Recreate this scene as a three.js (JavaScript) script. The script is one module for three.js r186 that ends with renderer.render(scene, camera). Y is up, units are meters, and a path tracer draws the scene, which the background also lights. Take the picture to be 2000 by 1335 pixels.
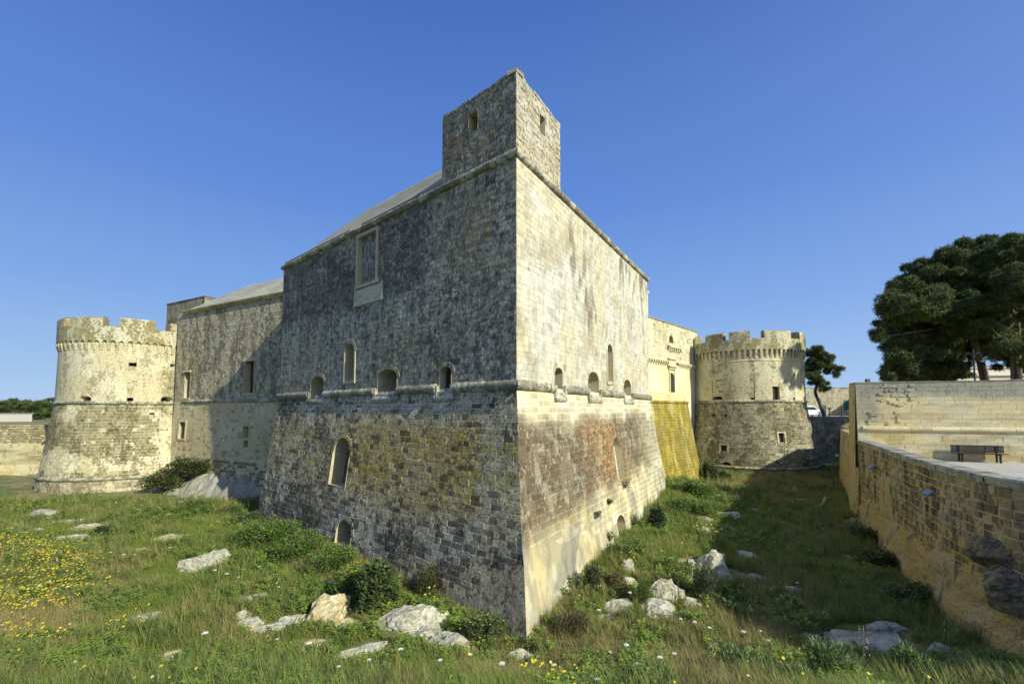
import * as THREE from 'three';
import { mergeGeometries } from 'three/addons/utils/BufferGeometryUtils.js';

// ---------------------------------------------------------------- camera, sky, sun, exposure
const scene = new THREE.Scene();
const renderer = new THREE.WebGLRenderer({ antialias: true });
renderer.setSize(1024, 683);
renderer.toneMapping = THREE.LinearToneMapping;
renderer.toneMappingExposure = 1.15;
renderer.shadowMap.enabled = true;
const camera = new THREE.PerspectiveCamera(73.8, 1024 / 683, 0.1, 6000);
camera.position.set(0, 0, 0);
camera.rotation.x = THREE.MathUtils.degToRad(3.5);
camera.setViewOffset(1024, 683, 0, -40.5, 1024, 683);

const SUN_AZ = THREE.MathUtils.degToRad(-47.6), SUN_EL = THREE.MathUtils.degToRad(30);   // the way the light travels
const toSun = new THREE.Vector3(-Math.sin(SUN_AZ) * Math.cos(SUN_EL), Math.sin(SUN_EL), Math.cos(SUN_AZ) * Math.cos(SUN_EL));
const sun = new THREE.DirectionalLight(new THREE.Color().setRGB(1, 0.955, 0.77), 5);
sun.position.copy(toSun).multiplyScalar(90);
sun.castShadow = true;
sun.shadow.mapSize.set(4096, 4096);
Object.assign(sun.shadow.camera, { left: -70, right: 70, top: 70, bottom: -70, near: 1, far: 260 });
sun.shadow.radius = 1;
scene.add(sun, sun.target);

{ // clear spring sky: deep blue overhead, paler to the horizon, a soft brightening round the sun
  const W = 512, H = 256, d = new Float32Array(W * H * 4);
  const stops = [[-90, 0.20, 0.22, 0.20], [-4, 0.26, 0.32, 0.36], [0, 0.40, 0.55, 0.76], [4, 0.31, 0.48, 0.74], [12, 0.19, 0.35, 0.69], [24, 0.105, 0.232, 0.60], [45, 0.044, 0.125, 0.42], [90, 0.026, 0.082, 0.33]];
  for (let j = 0; j < H; j++) {
    const el = (j + 0.5) / H * 180 - 90;
    let k = 0; while (k < stops.length - 2 && el > stops[k + 1][0]) k++;
    const a = stops[k], b = stops[k + 1], t = Math.min(1, Math.max(0, (el - a[0]) / (b[0] - a[0])));
    for (let i = 0; i < W; i++) {
      const phi = (i + 0.5) / W * Math.PI * 2, e = el * Math.PI / 180;
      // three's equirect: u = atan(z, x) / 2pi + 0.5
      const x = Math.cos(phi - Math.PI) * Math.cos(e), z = Math.sin(phi - Math.PI) * Math.cos(e), y = Math.sin(e);
      const c = x * toSun.x + y * toSun.y + z * toSun.z;
      const glow = el > -2 ? 0.9 * Math.exp(-(1 - c) / 0.05) + 0.22 * Math.exp(-(1 - c) / 0.35) : 0;
      const o = (j * W + i) * 4;
      d[o] = a[1] + (b[1] - a[1]) * t + glow; d[o + 1] = a[2] + (b[2] - a[2]) * t + glow * 0.95; d[o + 2] = a[3] + (b[3] - a[3]) * t + glow * 0.8; d[o + 3] = 1;
    }
  }
  const sky = new THREE.DataTexture(d, W, H, THREE.RGBAFormat, THREE.FloatType);
  sky.mapping = THREE.EquirectangularReflectionMapping; sky.magFilter = sky.minFilter = THREE.LinearFilter; sky.needsUpdate = true;
  scene.background = sky; scene.environment = sky;
}

// ---------------------------------------------------------------- random numbers and noise
function rng(seed) { let a = seed >>> 0; return () => { a = (a + 0x6D2B79F5) | 0; let t = Math.imul(a ^ (a >>> 15), 1 | a); t = (t + Math.imul(t ^ (t >>> 7), 61 | t)) ^ t; return ((t ^ (t >>> 14)) >>> 0) / 4294967296; }; }
const R0 = rng(7), TAB = new Float32Array(65536);
for (let i = 0; i < 65536; i++) TAB[i] = R0();
function vn(x, y) { // value noise 0..1
  const xi = Math.floor(x), yi = Math.floor(y); let fx = x - xi, fy = y - yi;
  fx = fx * fx * (3 - 2 * fx); fy = fy * fy * (3 - 2 * fy);
  const X0 = xi & 255, X1 = (xi + 1) & 255, Y0 = (yi & 255) << 8, Y1 = ((yi + 1) & 255) << 8;
  const a = TAB[Y0 | X0], b = TAB[Y0 | X1], c = TAB[Y1 | X0], e = TAB[Y1 | X1];
  return a + (b - a) * fx + (c - a + (a - b - c + e) * fx) * fy;
}
function fbm(x, y, o = 4) { let s = 0, a = 0.5, n = 0; for (let i = 0; i < o; i++) { s += a * vn(x, y); n += a; a *= 0.5; x = x * 2.03 + 17.3; y = y * 2.03 + 9.1; } return s / n; }
function n3(x, y, z) { return (vn(x + z * 3.7, y + 11) + vn(y + 31 + x * 0.7, z + 5) + vn(z + 63, x + 47 - y * 0.9)) / 3; }
const cl = (t, a = 0, b = 1) => Math.max(a, Math.min(b, t));
const sm = (a, b, t) => { t = cl((t - a) / (b - a)); return t * t * (3 - 2 * t); };
const mix = (a, b, t) => [a[0] + (b[0] - a[0]) * t, a[1] + (b[1] - a[1]) * t, a[2] + (b[2] - a[2]) * t];
const toS = (v) => 255 * (v <= 0.0031308 ? 12.92 * v : 1.055 * Math.pow(v, 1 / 2.4) - 0.055);
function paint(w, h, W, H, fn) { // fn(x metres, y metres) -> linear albedo; texture spans W x H metres
  const d = new Uint8Array(w * h * 4);
  for (let j = 0; j < h; j++) for (let i = 0; i < w; i++) {
    const c = fn((i + 0.5) / w * W, (j + 0.5) / h * H), o = (j * w + i) * 4;
    d[o] = cl(toS(c[0]), 0, 255); d[o + 1] = cl(toS(c[1]), 0, 255); d[o + 2] = cl(toS(c[2]), 0, 255); d[o + 3] = 255;
  }
  const t = new THREE.DataTexture(d, w, h); t.colorSpace = THREE.SRGBColorSpace; t.magFilter = THREE.LinearFilter; t.minFilter = THREE.LinearMipmapLinearFilter; t.generateMipmaps = true;
  t.wrapS = t.wrapT = THREE.RepeatWrapping; t.needsUpdate = true; return t;
}
function bumpTex(w, fn) { const t = paint(w, w, w, w, (x, y) => { const v = fn(x, y); return [v, v, v]; }); t.colorSpace = THREE.NoColorSpace; return t; }
const pitTex = bumpTex(256, (x, y) => cl(0.25 + 0.7 * fbm(x / 8, y / 8, 3) - 0.35 * sm(0.62, 0.75, vn(x / 5 + 80, y / 5))));
const noiseMat = (tex, bump = 0.012, rep = 1, rough = 0.95) => { const b = pitTex.clone(); b.repeat.set(rep, rep); b.needsUpdate = true; return new THREE.MeshStandardMaterial({ map: tex, color: new THREE.Color().setRGB(1.0, 1.015, 0.89), vertexColors: true, roughness: rough, bumpMap: b, bumpScale: bump }); };
const plain = (r, g, b, rough = 0.9, metal = 0) => new THREE.MeshStandardMaterial({ color: new THREE.Color().setRGB(r, g, b), roughness: rough, metalness: metal });

// ---------------------------------------------------------------- mesh collecting
const sub = (a, b) => [a[0] - b[0], a[1] - b[1], a[2] - b[2]];
const cross = (a, b) => [a[1] * b[2] - a[2] * b[1], a[2] * b[0] - a[0] * b[2], a[0] * b[1] - a[1] * b[0]];
const dot = (a, b) => a[0] * b[0] + a[1] * b[1] + a[2] * b[2];
const nrmz = (a) => { const l = Math.hypot(a[0], a[1], a[2]) || 1; return [a[0] / l, a[1] / l, a[2] / l]; };
const WHITE = [1, 1, 1];
class MB {
  constructor() { this.p = []; this.n = []; this.u = []; this.c = []; }
  tri(a, b, c, ua, ub, uc, col = WHITE, hint, ns) {
    let n = nrmz(cross(sub(b, a), sub(c, a)));
    if (hint && dot(n, hint) < 0) { [b, c] = [c, b]; [ub, uc] = [uc, ub]; n = [-n[0], -n[1], -n[2]]; if (ns) ns = [ns[0], ns[2], ns[1]]; }
    this.p.push(...a, ...b, ...c); this.u.push(...ua, ...ub, ...uc); this.c.push(...col, ...col, ...col);
    if (ns) this.n.push(...ns[0], ...ns[1], ...ns[2]); else this.n.push(...n, ...n, ...n);
  }
  quad(a, b, c, d, us, col, hint, ns) {
    this.tri(a, b, c, us[0], us[1], us[2], col, hint, ns && [ns[0], ns[1], ns[2]]);
    this.tri(a, c, d, us[0], us[2], us[3], col, hint, ns && [ns[0], ns[2], ns[3]]);
  }
  box(x0, x1, y0, y1, z0, z1, col = WHITE, k = 0.25) { // axis box in metres, uv by metre
    const P = (i, j, l) => [i ? x1 : x0, j ? y1 : y0, l ? z1 : z0];
    const F = [[[0,0,1],[1,0,1],[1,1,1],[0,1,1],0,1,[0,0,1]], [[0,0,0],[1,0,0],[1,1,0],[0,1,0],0,1,[0,0,-1]], [[0,0,0],[0,0,1],[0,1,1],[0,1,0],2,1,[-1,0,0]], [[1,0,0],[1,0,1],[1,1,1],[1,1,0],2,1,[1,0,0]], [[0,1,0],[1,1,0],[1,1,1],[0,1,1],0,2,[0,1,0]], [[0,0,0],[1,0,0],[1,0,1],[0,0,1],0,2,[0,-1,0]]];
    for (const f of F) { const q = f.slice(0, 4).map((v) => P(...v)); this.quad(...q, q.map((v) => [v[f[4]] * k, v[f[5]] * k]), col, f[6]); }
    return this;
  }
  geo(base = [0, 0, 0]) {
    const g = new THREE.BufferGeometry(), p = new Float32Array(this.p);
    for (let i = 0; i < p.length; i += 3) { p[i] -= base[0]; p[i + 1] -= base[1]; p[i + 2] -= base[2]; }
    g.setAttribute('position', new THREE.BufferAttribute(p, 3)); g.setAttribute('normal', new THREE.BufferAttribute(new Float32Array(this.n), 3));
    g.setAttribute('uv', new THREE.BufferAttribute(new Float32Array(this.u), 2)); g.setAttribute('color', new THREE.BufferAttribute(new Float32Array(this.c), 3));
    return g;
  }
}
const used = {};
const numbered = (name) => { const k = used[name] = (used[name] ?? -1) + 1; return k ? `${name}_${String(k).padStart(3, '0')}` : name; };
function shadows(m) { m.castShadow = m.receiveShadow = true; return m; }
function thing(name, label, category, base, group) {
  const o = new THREE.Group(); o.name = numbered(name); o.position.set(...base); o.userData = { label, category }; if (group) o.userData.group = group;
  scene.add(o); o.B = base; return o;
}
function part(parent, name, src, mat, stuff) { // src: MB in world metres, or geometry already local
  const m = shadows(new THREE.Mesh(src instanceof MB ? src.geo(rootBase(parent)) : src, mat)); m.name = name; parent.add(m);
  if (stuff) m.userData.kind = 'stuff'; return m;
}
function rootBase(o) { while (o && !o.B) o = o.parent; return o ? o.B : [0, 0, 0]; }
function single(name, label, category, src, mat, base, group) {
  const m = shadows(new THREE.Mesh(src instanceof MB ? src.geo(base) : src, mat)); m.name = numbered(name); m.position.set(...base); m.userData = { label, category }; if (group) m.userData.group = group; scene.add(m); return m;
}
function structure(name, src, mat) { const m = shadows(new THREE.Mesh(src instanceof MB ? src.geo() : src, mat)); m.name = name; m.userData.kind = 'structure'; scene.add(m); return m; }
const W3 = (x, y, d) => [x, y, -d];            // d: metres away from the viewer's side

// ---------------------------------------------------------------- wall faces, masonry, openings
// a face maps (s along, h height, d outward) to a point; uv spans its texture
function planeFace(O, u, n, k, hc, tex) {
  return {
    pos: (s, h, d = 0) => { const b = k * Math.max(0, hc - h) + d; return W3(O[0] + u[0] * s + n[0] * b, h, O[1] + u[1] * s + n[1] * b); },
    nrm: () => nrmz([n[0], k, -n[1]]), uv: (s, h) => [(s - tex.s0) / tex.w, (h - tex.h0) / tex.h], tex };
}
function roundFace(c, r, tex) {
  return {
    pos: (s, h, d = 0) => { const q = r(h) + d; return W3(c[0] + Math.sin(s) * q, h, c[1] - Math.cos(s) * q); },
    nrm: (s) => [Math.sin(s), 0, Math.cos(s)], uv: (s, h) => [s * tex.R / tex.w, (h - tex.h0) / tex.h], tex, round: true };
}
const hole = (s0, s1, h0, h1, rise = 0, depth = 0.7) => ({ s0, s1, h0, h1, rise, depth, hi: (s) => { if (!rise) return h1; const m = (s0 + s1) / 2, w = (s1 - s0) / 2, t = cl(1 - ((s - m) / w) ** 2); return h1 - rise + rise * Math.sqrt(t); } });
function breaksOf(a, b, step, holes) {
  const v = [a, b]; const n = Math.max(1, Math.round((b - a) / step)); for (let i = 1; i < n; i++) v.push(a + (b - a) * i / n);
  for (const o of holes) { const m = o.rise ? 8 : 1; for (let i = 0; i <= m; i++) v.push(o.s0 + (o.s1 - o.s0) * (o.rise ? (1 - Math.cos(Math.PI * i / m)) / 2 : i)); }
  return [...new Set(v.map((x) => +x.toFixed(4)))].filter((x) => x >= a - 1e-4 && x <= b + 1e-4).sort((x, y) => x - y);
}
function columns(mb, f, sb, lo, hi, hb, holes, d = 0, col = WHITE) {
  for (let i = 0; i + 1 < sb.length; i++) {
    const a = sb[i], b = sb[i + 1], m = (a + b) / 2;
    const cut = holes.filter((o) => m > o.s0 && m < o.s1).sort((x, y) => x.h0 - y.h0);
    let la = lo(a), lb = lo(b); const spans = [];
    for (const o of cut) { spans.push([la, lb, o.h0, o.h0]); la = o.hi(a); lb = o.hi(b); }
    spans.push([la, lb, hi(a), hi(b)]);
    for (const [p0, p1, q0, q1] of spans) {
      if (q0 <= p0 && q1 <= p1) continue;
      let pa = p0, pb = p1;
      for (const h of [...hb.filter((x) => x > Math.max(p0, p1) + 0.01 && x < Math.min(q0, q1) - 0.01), null]) {
        const ta = h ?? q0, tb = h ?? q1;
        mb.quad(f.pos(a, pa, d), f.pos(b, pb, d), f.pos(b, tb, d), f.pos(a, ta, d), [f.uv(a, pa), f.uv(b, pb), f.uv(b, tb), f.uv(a, ta)], col, f.nrm(m), f.round && [f.nrm(a), f.nrm(b), f.nrm(b), f.nrm(a)]);
        pa = ta; pb = tb;
      }
    }
  }
}
function niche(f, o, d0 = 0.02) { // the sides and the back of an opening
  const mb = new MB(), D = -o.depth, pts = [];
  const N = o.rise ? 10 : 1;
  pts.push([o.s0, o.h0], [o.s1, o.h0]);
  for (let i = 0; i <= N; i++) { const s = o.s1 + (o.s0 - o.s1) * (o.rise ? (1 - Math.cos(Math.PI * i / N)) / 2 : i); pts.push([s, o.hi(s)]); }
  const mid = f.pos((o.s0 + o.s1) / 2, (o.h0 + o.h1) / 2, D / 2);
  for (let i = 0; i < pts.length; i++) {
    const [a, h] = pts[i], [b, g] = pts[(i + 1) % pts.length]; if (Math.abs(a - b) < 1e-5 && Math.abs(h - g) < 1e-5) continue;
    const q = [f.pos(a, h, d0), f.pos(b, g, d0), f.pos(b, g, D), f.pos(a, h, D)];
    mb.quad(...q, [[a / 3, h / 3], [b / 3, g / 3], [b / 3 + 0.2, g / 3], [a / 3 + 0.2, h / 3]], WHITE, sub(mid, q[0]));
  }
  const sb = breaksOf(o.s0, o.s1, 10, o.rise ? [o] : []);
  for (let i = 0; i + 1 < sb.length; i++) { const a = sb[i], b = sb[i + 1]; mb.quad(f.pos(a, o.h0, D), f.pos(b, o.h0, D), f.pos(b, o.hi(b), D), f.pos(a, o.hi(a), D), [[a / 3, o.h0 / 3], [b / 3, o.h0 / 3], [b / 3, o.hi(b) / 3], [a / 3, o.hi(a) / 3]], WHITE, f.nrm((a + b) / 2)); }
  return mb;
}
function stoneInto(mb, f, q, proud, col, joint, ch) { // q: four (s,h) corners, anticlockwise from lower left
  const sk = f.round ? 1 / f.tex.R : 1, j = joint / 2;
  const o = [[q[0][0] + j * sk, q[0][1] + j], [q[1][0] - j * sk, q[1][1] + j], [q[2][0] - j * sk, q[2][1] - j], [q[3][0] + j * sk, q[3][1] - j]];
  const c = ch, t = [[o[0][0] + c * sk, o[0][1] + c], [o[1][0] - c * sk, o[1][1] + c], [o[2][0] - c * sk, o[2][1] - c], [o[3][0] + c * sk, o[3][1] - c]];
  const A = o.map(([s, h]) => f.pos(s, h, -0.012)), B = t.map(([s, h], i) => f.pos(s, h, proud[i]));
  const N = f.nrm((q[0][0] + q[1][0]) / 2), ua = o.map((v) => f.uv(...v)), ub = t.map((v) => f.uv(...v));
  mb.quad(...B, ub, col, N);
  const C = [0, 1, 2].map((i) => (A[0][i] + A[2][i]) / 2);
  for (let i = 0; i < 4; i++) { const k = (i + 1) % 4; mb.quad(A[i], A[k], B[k], B[i], [ua[i], ua[k], ub[k], ub[i]], col, [(A[i][0] + A[k][0]) / 2 - C[0], (A[i][1] + A[k][1]) / 2 - C[1], (A[i][2] + A[k][2]) / 2 - C[2]]); }
}
function lay(f, P) { // courses of stones over a face; returns [{q, proud, col, dist}]
  const r = rng(P.seed), out = [], holes = P.holes ?? [], m = P.margin ?? 0.015, sk = f.round ? 1 / f.tex.R : 1;
  let h = P.h0, row = 0;
  while (h < P.h1 - 0.05) {
    let hh = h + P.course[0] + r() * (P.course[1] - P.course[0]); if (hh > P.h1 - 0.08) hh = P.h1;
    const a0 = P.s0(h), a1 = P.s1(h), b0 = P.s0(hh), b1 = P.s1(hh);
    let s = Math.min(a0, b0) + (P.chip ? P.chip * r() * r() : 0), first = true; const end = Math.max(a1, b1);
    while (s < end - 0.01) {
      let w = P.width[0] + r() ** 1.4 * (P.width[1] - P.width[0]); if (first && row % 2) w *= 0.62; w *= sk;
      let e = s + w; if (e > end - P.width[0] * 0.6 * sk) e = end;
      const rects = [];
      const clip = holes.filter((o) => e > o.s0 - m * sk && s < o.s1 + m * sk && hh > o.h0 - m && h < o.h1 + m);
      if (!clip.length) rects.push([s, e, h, hh]);
      else {
        const o = clip[0];
        if (s < o.s0 - 0.06 * sk) rects.push([s, o.s0 - m * sk, h, hh]);
        if (e > o.s1 + 0.06 * sk) rects.push([o.s1 + m * sk, e, h, hh]);
        const x0 = Math.max(s, o.s0 - m * sk), x1 = Math.min(e, o.s1 + m * sk);
        let top = 0; for (let i = 0; i <= 4; i++) top = Math.max(top === 0 ? -99 : top, o.hi(cl(x0 + (x1 - x0) * i / 4, o.s0, o.s1)));
        top += m; if (hh > top + 0.04) rects.push([x0, x1, Math.max(h, top), hh]);
        if (h < o.h0 - 0.04 - m) rects.push([x0, x1, h, Math.min(hh, o.h0 - m)]);
      }
      for (const [x0, x1, y0, y1] of rects) {
        if (x1 - x0 < 0.03 * sk) continue;
        const cs = (x0 + x1) / 2, ch = (y0 + y1) / 2;
        if (P.skip && P.skip(cs, ch, r)) continue;
        const at0 = (x, y) => { const lo = P.s0(y), hi = P.s1(y); return cl(x, lo, hi); };
        const jt = () => (r() - 0.5) * (P.jit ?? 0.012);
        const q = [[at0(x0, y0) + jt() * sk, y0 + jt()], [at0(x1, y0) + jt() * sk, y0 + jt()], [at0(x1, y1) + jt() * sk, y1 + jt()], [at0(x0, y1) + jt() * sk, y1 + jt()]];
        if (q[1][0] - q[0][0] < 0.04 * sk && q[2][0] - q[3][0] < 0.04 * sk) continue;
        const base = P.proud[0] + r() * (P.proud[1] - P.proud[0]) - (P.pit && r() < P.pit ? 0.03 : 0), tl = P.tilt ?? 0.006;
        const pr = [0, 1, 2, 3].map(() => base + (r() - 0.5) * tl);
        const p = f.pos(cs, ch), col = P.tint ? P.tint(cs, ch, r) : WHITE;
        out.push({ q, pr, col, f, joint: P.joint ?? 0.016, ch: P.chamfer ?? 0.012, dist: Math.hypot(...p) / Math.sqrt((x1 - x0) / sk * (y1 - y0)) });
      }
      s = e; first = false;
    }
    h = hh; row++;
  }
  return out;
}
function putStones(root, stones, n, mats, name = 'stone', rest = 'stonework') { // the n that show largest singly, the others joined by face
  const sorted = [...stones].sort((a, b) => a.dist - b.dist), one = new Set(sorted.slice(0, n)), by = new Map();
  for (const st of stones) {
    if (one.has(st)) { const mb = new MB(); stoneInto(mb, st.f, st.q, st.pr, st.col, st.joint, st.ch); part(root, name, mb, mats.get(st.f)); }
    else { if (!by.has(st.f)) by.set(st.f, new MB()); stoneInto(by.get(st.f), st.f, st.q, st.pr, st.col, st.joint, st.ch); }
  }
  for (const [f, mb] of by) part(root, rest, mb, mats.get(f), true);
}
// a half-round moulding stone along a face
function roll(f, s0, s1, h, R, opt = {}) {
  const mb = new MB(), N = 8, sk = f.round ? 1 / f.tex.R : 1, steps = Math.max(1, Math.round((s1 - s0) / sk / 0.22)), seed = opt.seed ?? 0, mit = opt.mitre;
  const col = opt.col ?? WHITE, P = [];
  for (let i = 0; i <= steps; i++) {
    const ring = [];
    for (let k = 0; k <= N; k++) {
      const a = -Math.PI / 2 + Math.PI * k / N; let s = s0 + (s1 - s0) * i / steps;
      const w = 1 + ((opt.rough ?? 0.1) * (fbm(s / sk * 3.1 + seed * 9.7, k * 0.9 + seed, 2) - 0.5) * 2);
      const d = (opt.d0 ?? 0) + R * 0.95 * Math.cos(a) * w * (opt.flat ?? 1);
      if (mit && i === 0) s = s0 - d * mit;
      ring.push([f.pos(s, h + R * Math.sin(a) * w, d), f.uv(s, h + R * Math.sin(a)), a, s]);
    }
    P.push(ring);
  }
  const nr = (e) => { const n = f.nrm(e[3]), c = Math.cos(e[2]); return nrmz([n[0] * c, Math.sin(e[2]), n[2] * c]); };
  for (let i = 0; i < steps; i++) for (let k = 0; k < N; k++) { const q = [P[i][k], P[i + 1][k], P[i + 1][k + 1], P[i][k + 1]]; mb.quad(...q.map((e) => e[0]), q.map((e) => e[1]), col, nr(q[0]), q.map(nr)); }
  for (const i of [0, steps]) { const c = f.pos(P[i][0][3], h, 0); for (let k = 0; k < N; k++) mb.tri(c, P[i][k][0], P[i][k + 1][0], P[i][k][1], P[i][k][1], P[i][k + 1][1], col, sub(P[i][0][0], P[i ? i - 1 : 1][0][0])); }
  return mb;
}
function rollRow(root, name, f, s0, s1, h, R, mat, opt = {}) { // a moulding built of separate lengths
  const r = rng((opt.seed ?? 1) * 77 + 5), sk = f.round ? 1 / f.tex.R : 1, L = opt.len ?? 1.0; let s = s0, i = 0;
  while (s < s1 - 0.02 * sk) {
    let e = s + L * (0.7 + 0.6 * r()) * sk; if (e > s1 - 0.4 * sk) e = s1;
    const t = 0.88 + 0.24 * r(), g = 0.006 * sk;
    part(root, name, roll(f, s + (i ? g : 0), e - (e < s1 ? g : 0), h + (r() - 0.5) * 0.012, R * (0.97 + 0.06 * r()), { ...opt, seed: r() * 50, mitre: i ? 0 : opt.mitre, col: [t, t, t * 0.98] }), mat);
    s = e; i++;
  }
}
// a box laid on a face, from s0..s1, h0..h1, d0..d1 outward
function slab(f, s0, s1, h0, h1, d0, d1, col = WHITE, mb = new MB()) {
  const P = (s, h, d) => f.pos(s, h, d), N = f.nrm((s0 + s1) / 2), up = [0, 1, 0], al = nrmz(sub(P(s1, h0, d1), P(s0, h0, d1))), neg = (v) => [-v[0], -v[1], -v[2]];
  const U = [f.uv(s0, h0), f.uv(s1, h0), f.uv(s1, h1), f.uv(s0, h1)];
  mb.quad(P(s0, h0, d1), P(s1, h0, d1), P(s1, h1, d1), P(s0, h1, d1), U, col, N);
  mb.quad(P(s0, h0, d0), P(s1, h0, d0), P(s1, h1, d0), P(s0, h1, d0), U, col, neg(N));
  mb.quad(P(s0, h1, d0), P(s1, h1, d0), P(s1, h1, d1), P(s0, h1, d1), U, col, up);
  mb.quad(P(s0, h0, d0), P(s1, h0, d0), P(s1, h0, d1), P(s0, h0, d1), U, col, neg(up));
  mb.quad(P(s0, h0, d0), P(s0, h1, d0), P(s0, h1, d1), P(s0, h0, d1), U, col, neg(al));
  mb.quad(P(s1, h0, d0), P(s1, h1, d0), P(s1, h1, d1), P(s1, h0, d1), U, col, al);
  return mb;
}
const grey = (v) => [v, v, v];
function tube(pts, r, n = 8) { return new THREE.TubeGeometry(new THREE.CatmullRomCurve3(pts.map((p) => new THREE.Vector3(...p))), Math.max(4, pts.length * 5), r, n); }
function colored(g, c) { const a = new Float32Array(g.attributes.position.count * 3); for (let i = 0; i < a.length; i += 3) { a[i] = c[0]; a[i + 1] = c[1]; a[i + 2] = c[2]; } g.setAttribute('color', new THREE.BufferAttribute(a, 3)); return g; }

// ---------------------------------------------------------------- ground of the ditch, paving, land around
const O = [0.152, 15], uL = [-0.7493, 0.6622], uR = [0.5088, 0.8609], nL = [-0.6622, -0.7493], nR = [0.8609, -0.5088];
const HC = 0.84, HT = 8.76, LL = 18.99, LR = 17.55, MIT = 1.21, KB = 0.14;
const smo = (t) => { t = cl(t); return t * t * (3 - 2 * t); };
function ground(X, Z) {
  let h = -6.45 + 1.7 * smo((13 - Z) / 7) + 3 * smo((6 - Z) / 8) + 1.3 * smo((-X - 0.82 * Z - 0.5) / 6) * smo((26 - Z) / 8);
  const qx = X - O[0], qz = Z - O[1], s = qx * uR[0] + qz * uR[1], d = qx * nR[0] + qz * nR[1];
  if (d > -3) h += Math.exp(-((Math.max(0, d - 1) / 3) ** 2)) * 0.068 * cl(s, 0, 18.4) * smo((30 - s) / 10);
  h -= 0.42 * Math.exp(-((X - 0.6) ** 2 + (Z - 12.8) ** 2) / 5);
  return h + 0.10 * Math.sin(0.55 * X + 1.3) * Math.cos(0.47 * Z) + 0.06 * Math.sin(1.3 * X + 0.9 * Z) + 0.035 * Math.sin(2.7 * X - 1.9 * Z);
}
const soilTex = paint(512, 512, 12, 12, (x, y) => {
  const a = fbm(x * 1.1, y * 1.1, 4), b = fbm(x * 9, y * 9, 3), c = vn(x * 40, y * 40);
  let q = mix([0.15, 0.135, 0.05], [0.27, 0.23, 0.12], sm(0.35, 0.65, b)); q = mix(q, [0.11, 0.14, 0.03], sm(0.4, 0.62, a)); return q.map((v) => v * (0.8 + 0.4 * c));
});
{
  const mb = new MB(), xs = [], zs = [];
  for (let x = -95; x < -40; x += 2.5) xs.push(x); for (let x = -40; x < 34; x += 0.45) xs.push(x); for (let x = 34; x <= 70; x += 2) xs.push(x);
  for (let z = -8; z < 4; z += 1) zs.push(z); for (let z = 4; z < 34; z += 0.4) zs.push(z); for (let z = 34; z <= 74; z += 1.2) zs.push(z);
  const pos = [], uv = [], idx = [];
  for (const z of zs) for (const x of xs) { pos.push(x, ground(x, z) + 0.12 * (fbm(x * 0.9, z * 0.9, 3) - 0.5), -z); uv.push(x / 12, z / 12); }
  for (let j = 0; j + 1 < zs.length; j++) for (let i = 0; i + 1 < xs.length; i++) { const a = j * xs.length + i, b = a + 1, c = a + xs.length, e = c + 1; idx.push(a, b, e, a, e, c); }
  const g = new THREE.BufferGeometry(); g.setAttribute('position', new THREE.Float32BufferAttribute(pos, 3)); g.setAttribute('uv', new THREE.Float32BufferAttribute(uv, 2)); g.setIndex(idx); g.computeVertexNormals();
  structure('ditch_ground', g, new THREE.MeshStandardMaterial({ map: soilTex, roughness: 1, bumpMap: pitTex, bumpScale: 0.03 }));
}
// outline of the ditch in plan (x, distance)
const topEdge = [[20.66, 27.3], [18.05, 22.6], [16.1, 19.2], [14.1, 15.4], [13.0, 12.86], [12.6, 11.2], [12.75, 8.6], [13.6, 5], [15, 1], [17, -4]];
const ditch = [[66, -7], [66, 9], [36.4, 21.2], [21.3, 27.6], [31.2, 43.4], [37, 47], [49, 52], [49, 60.4], [22, 60.4], [4, 66], [-44, 62], [-41, 46.5], [-92, 43], [-92, -7]];
{
  const s = new THREE.Shape([[-2600, -2600], [2600, -2600], [2600, 2600], [-2600, 2600]].map(([x, z]) => new THREE.Vector2(x, z)));
  s.holes.push(new THREE.Path([...ditch].map(([x, z]) => new THREE.Vector2(x, z))));
  const g = new THREE.ShapeGeometry(s); g.rotateX(-Math.PI / 2); g.translate(0, -1.98, 0);
  const fieldTex = paint(256, 256, 60, 60, (x, y) => mix([0.12, 0.13, 0.03], [0.24, 0.19, 0.08], sm(0.3, 0.7, fbm(x * 0.25, y * 0.25, 4))));
  const uv = g.attributes.uv; for (let i = 0; i < uv.count; i++) uv.setXY(i, uv.getX(i) / 60, uv.getY(i) / 60);
  structure('field', g, new THREE.MeshStandardMaterial({ map: fieldTex, roughness: 1 }));
}

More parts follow.
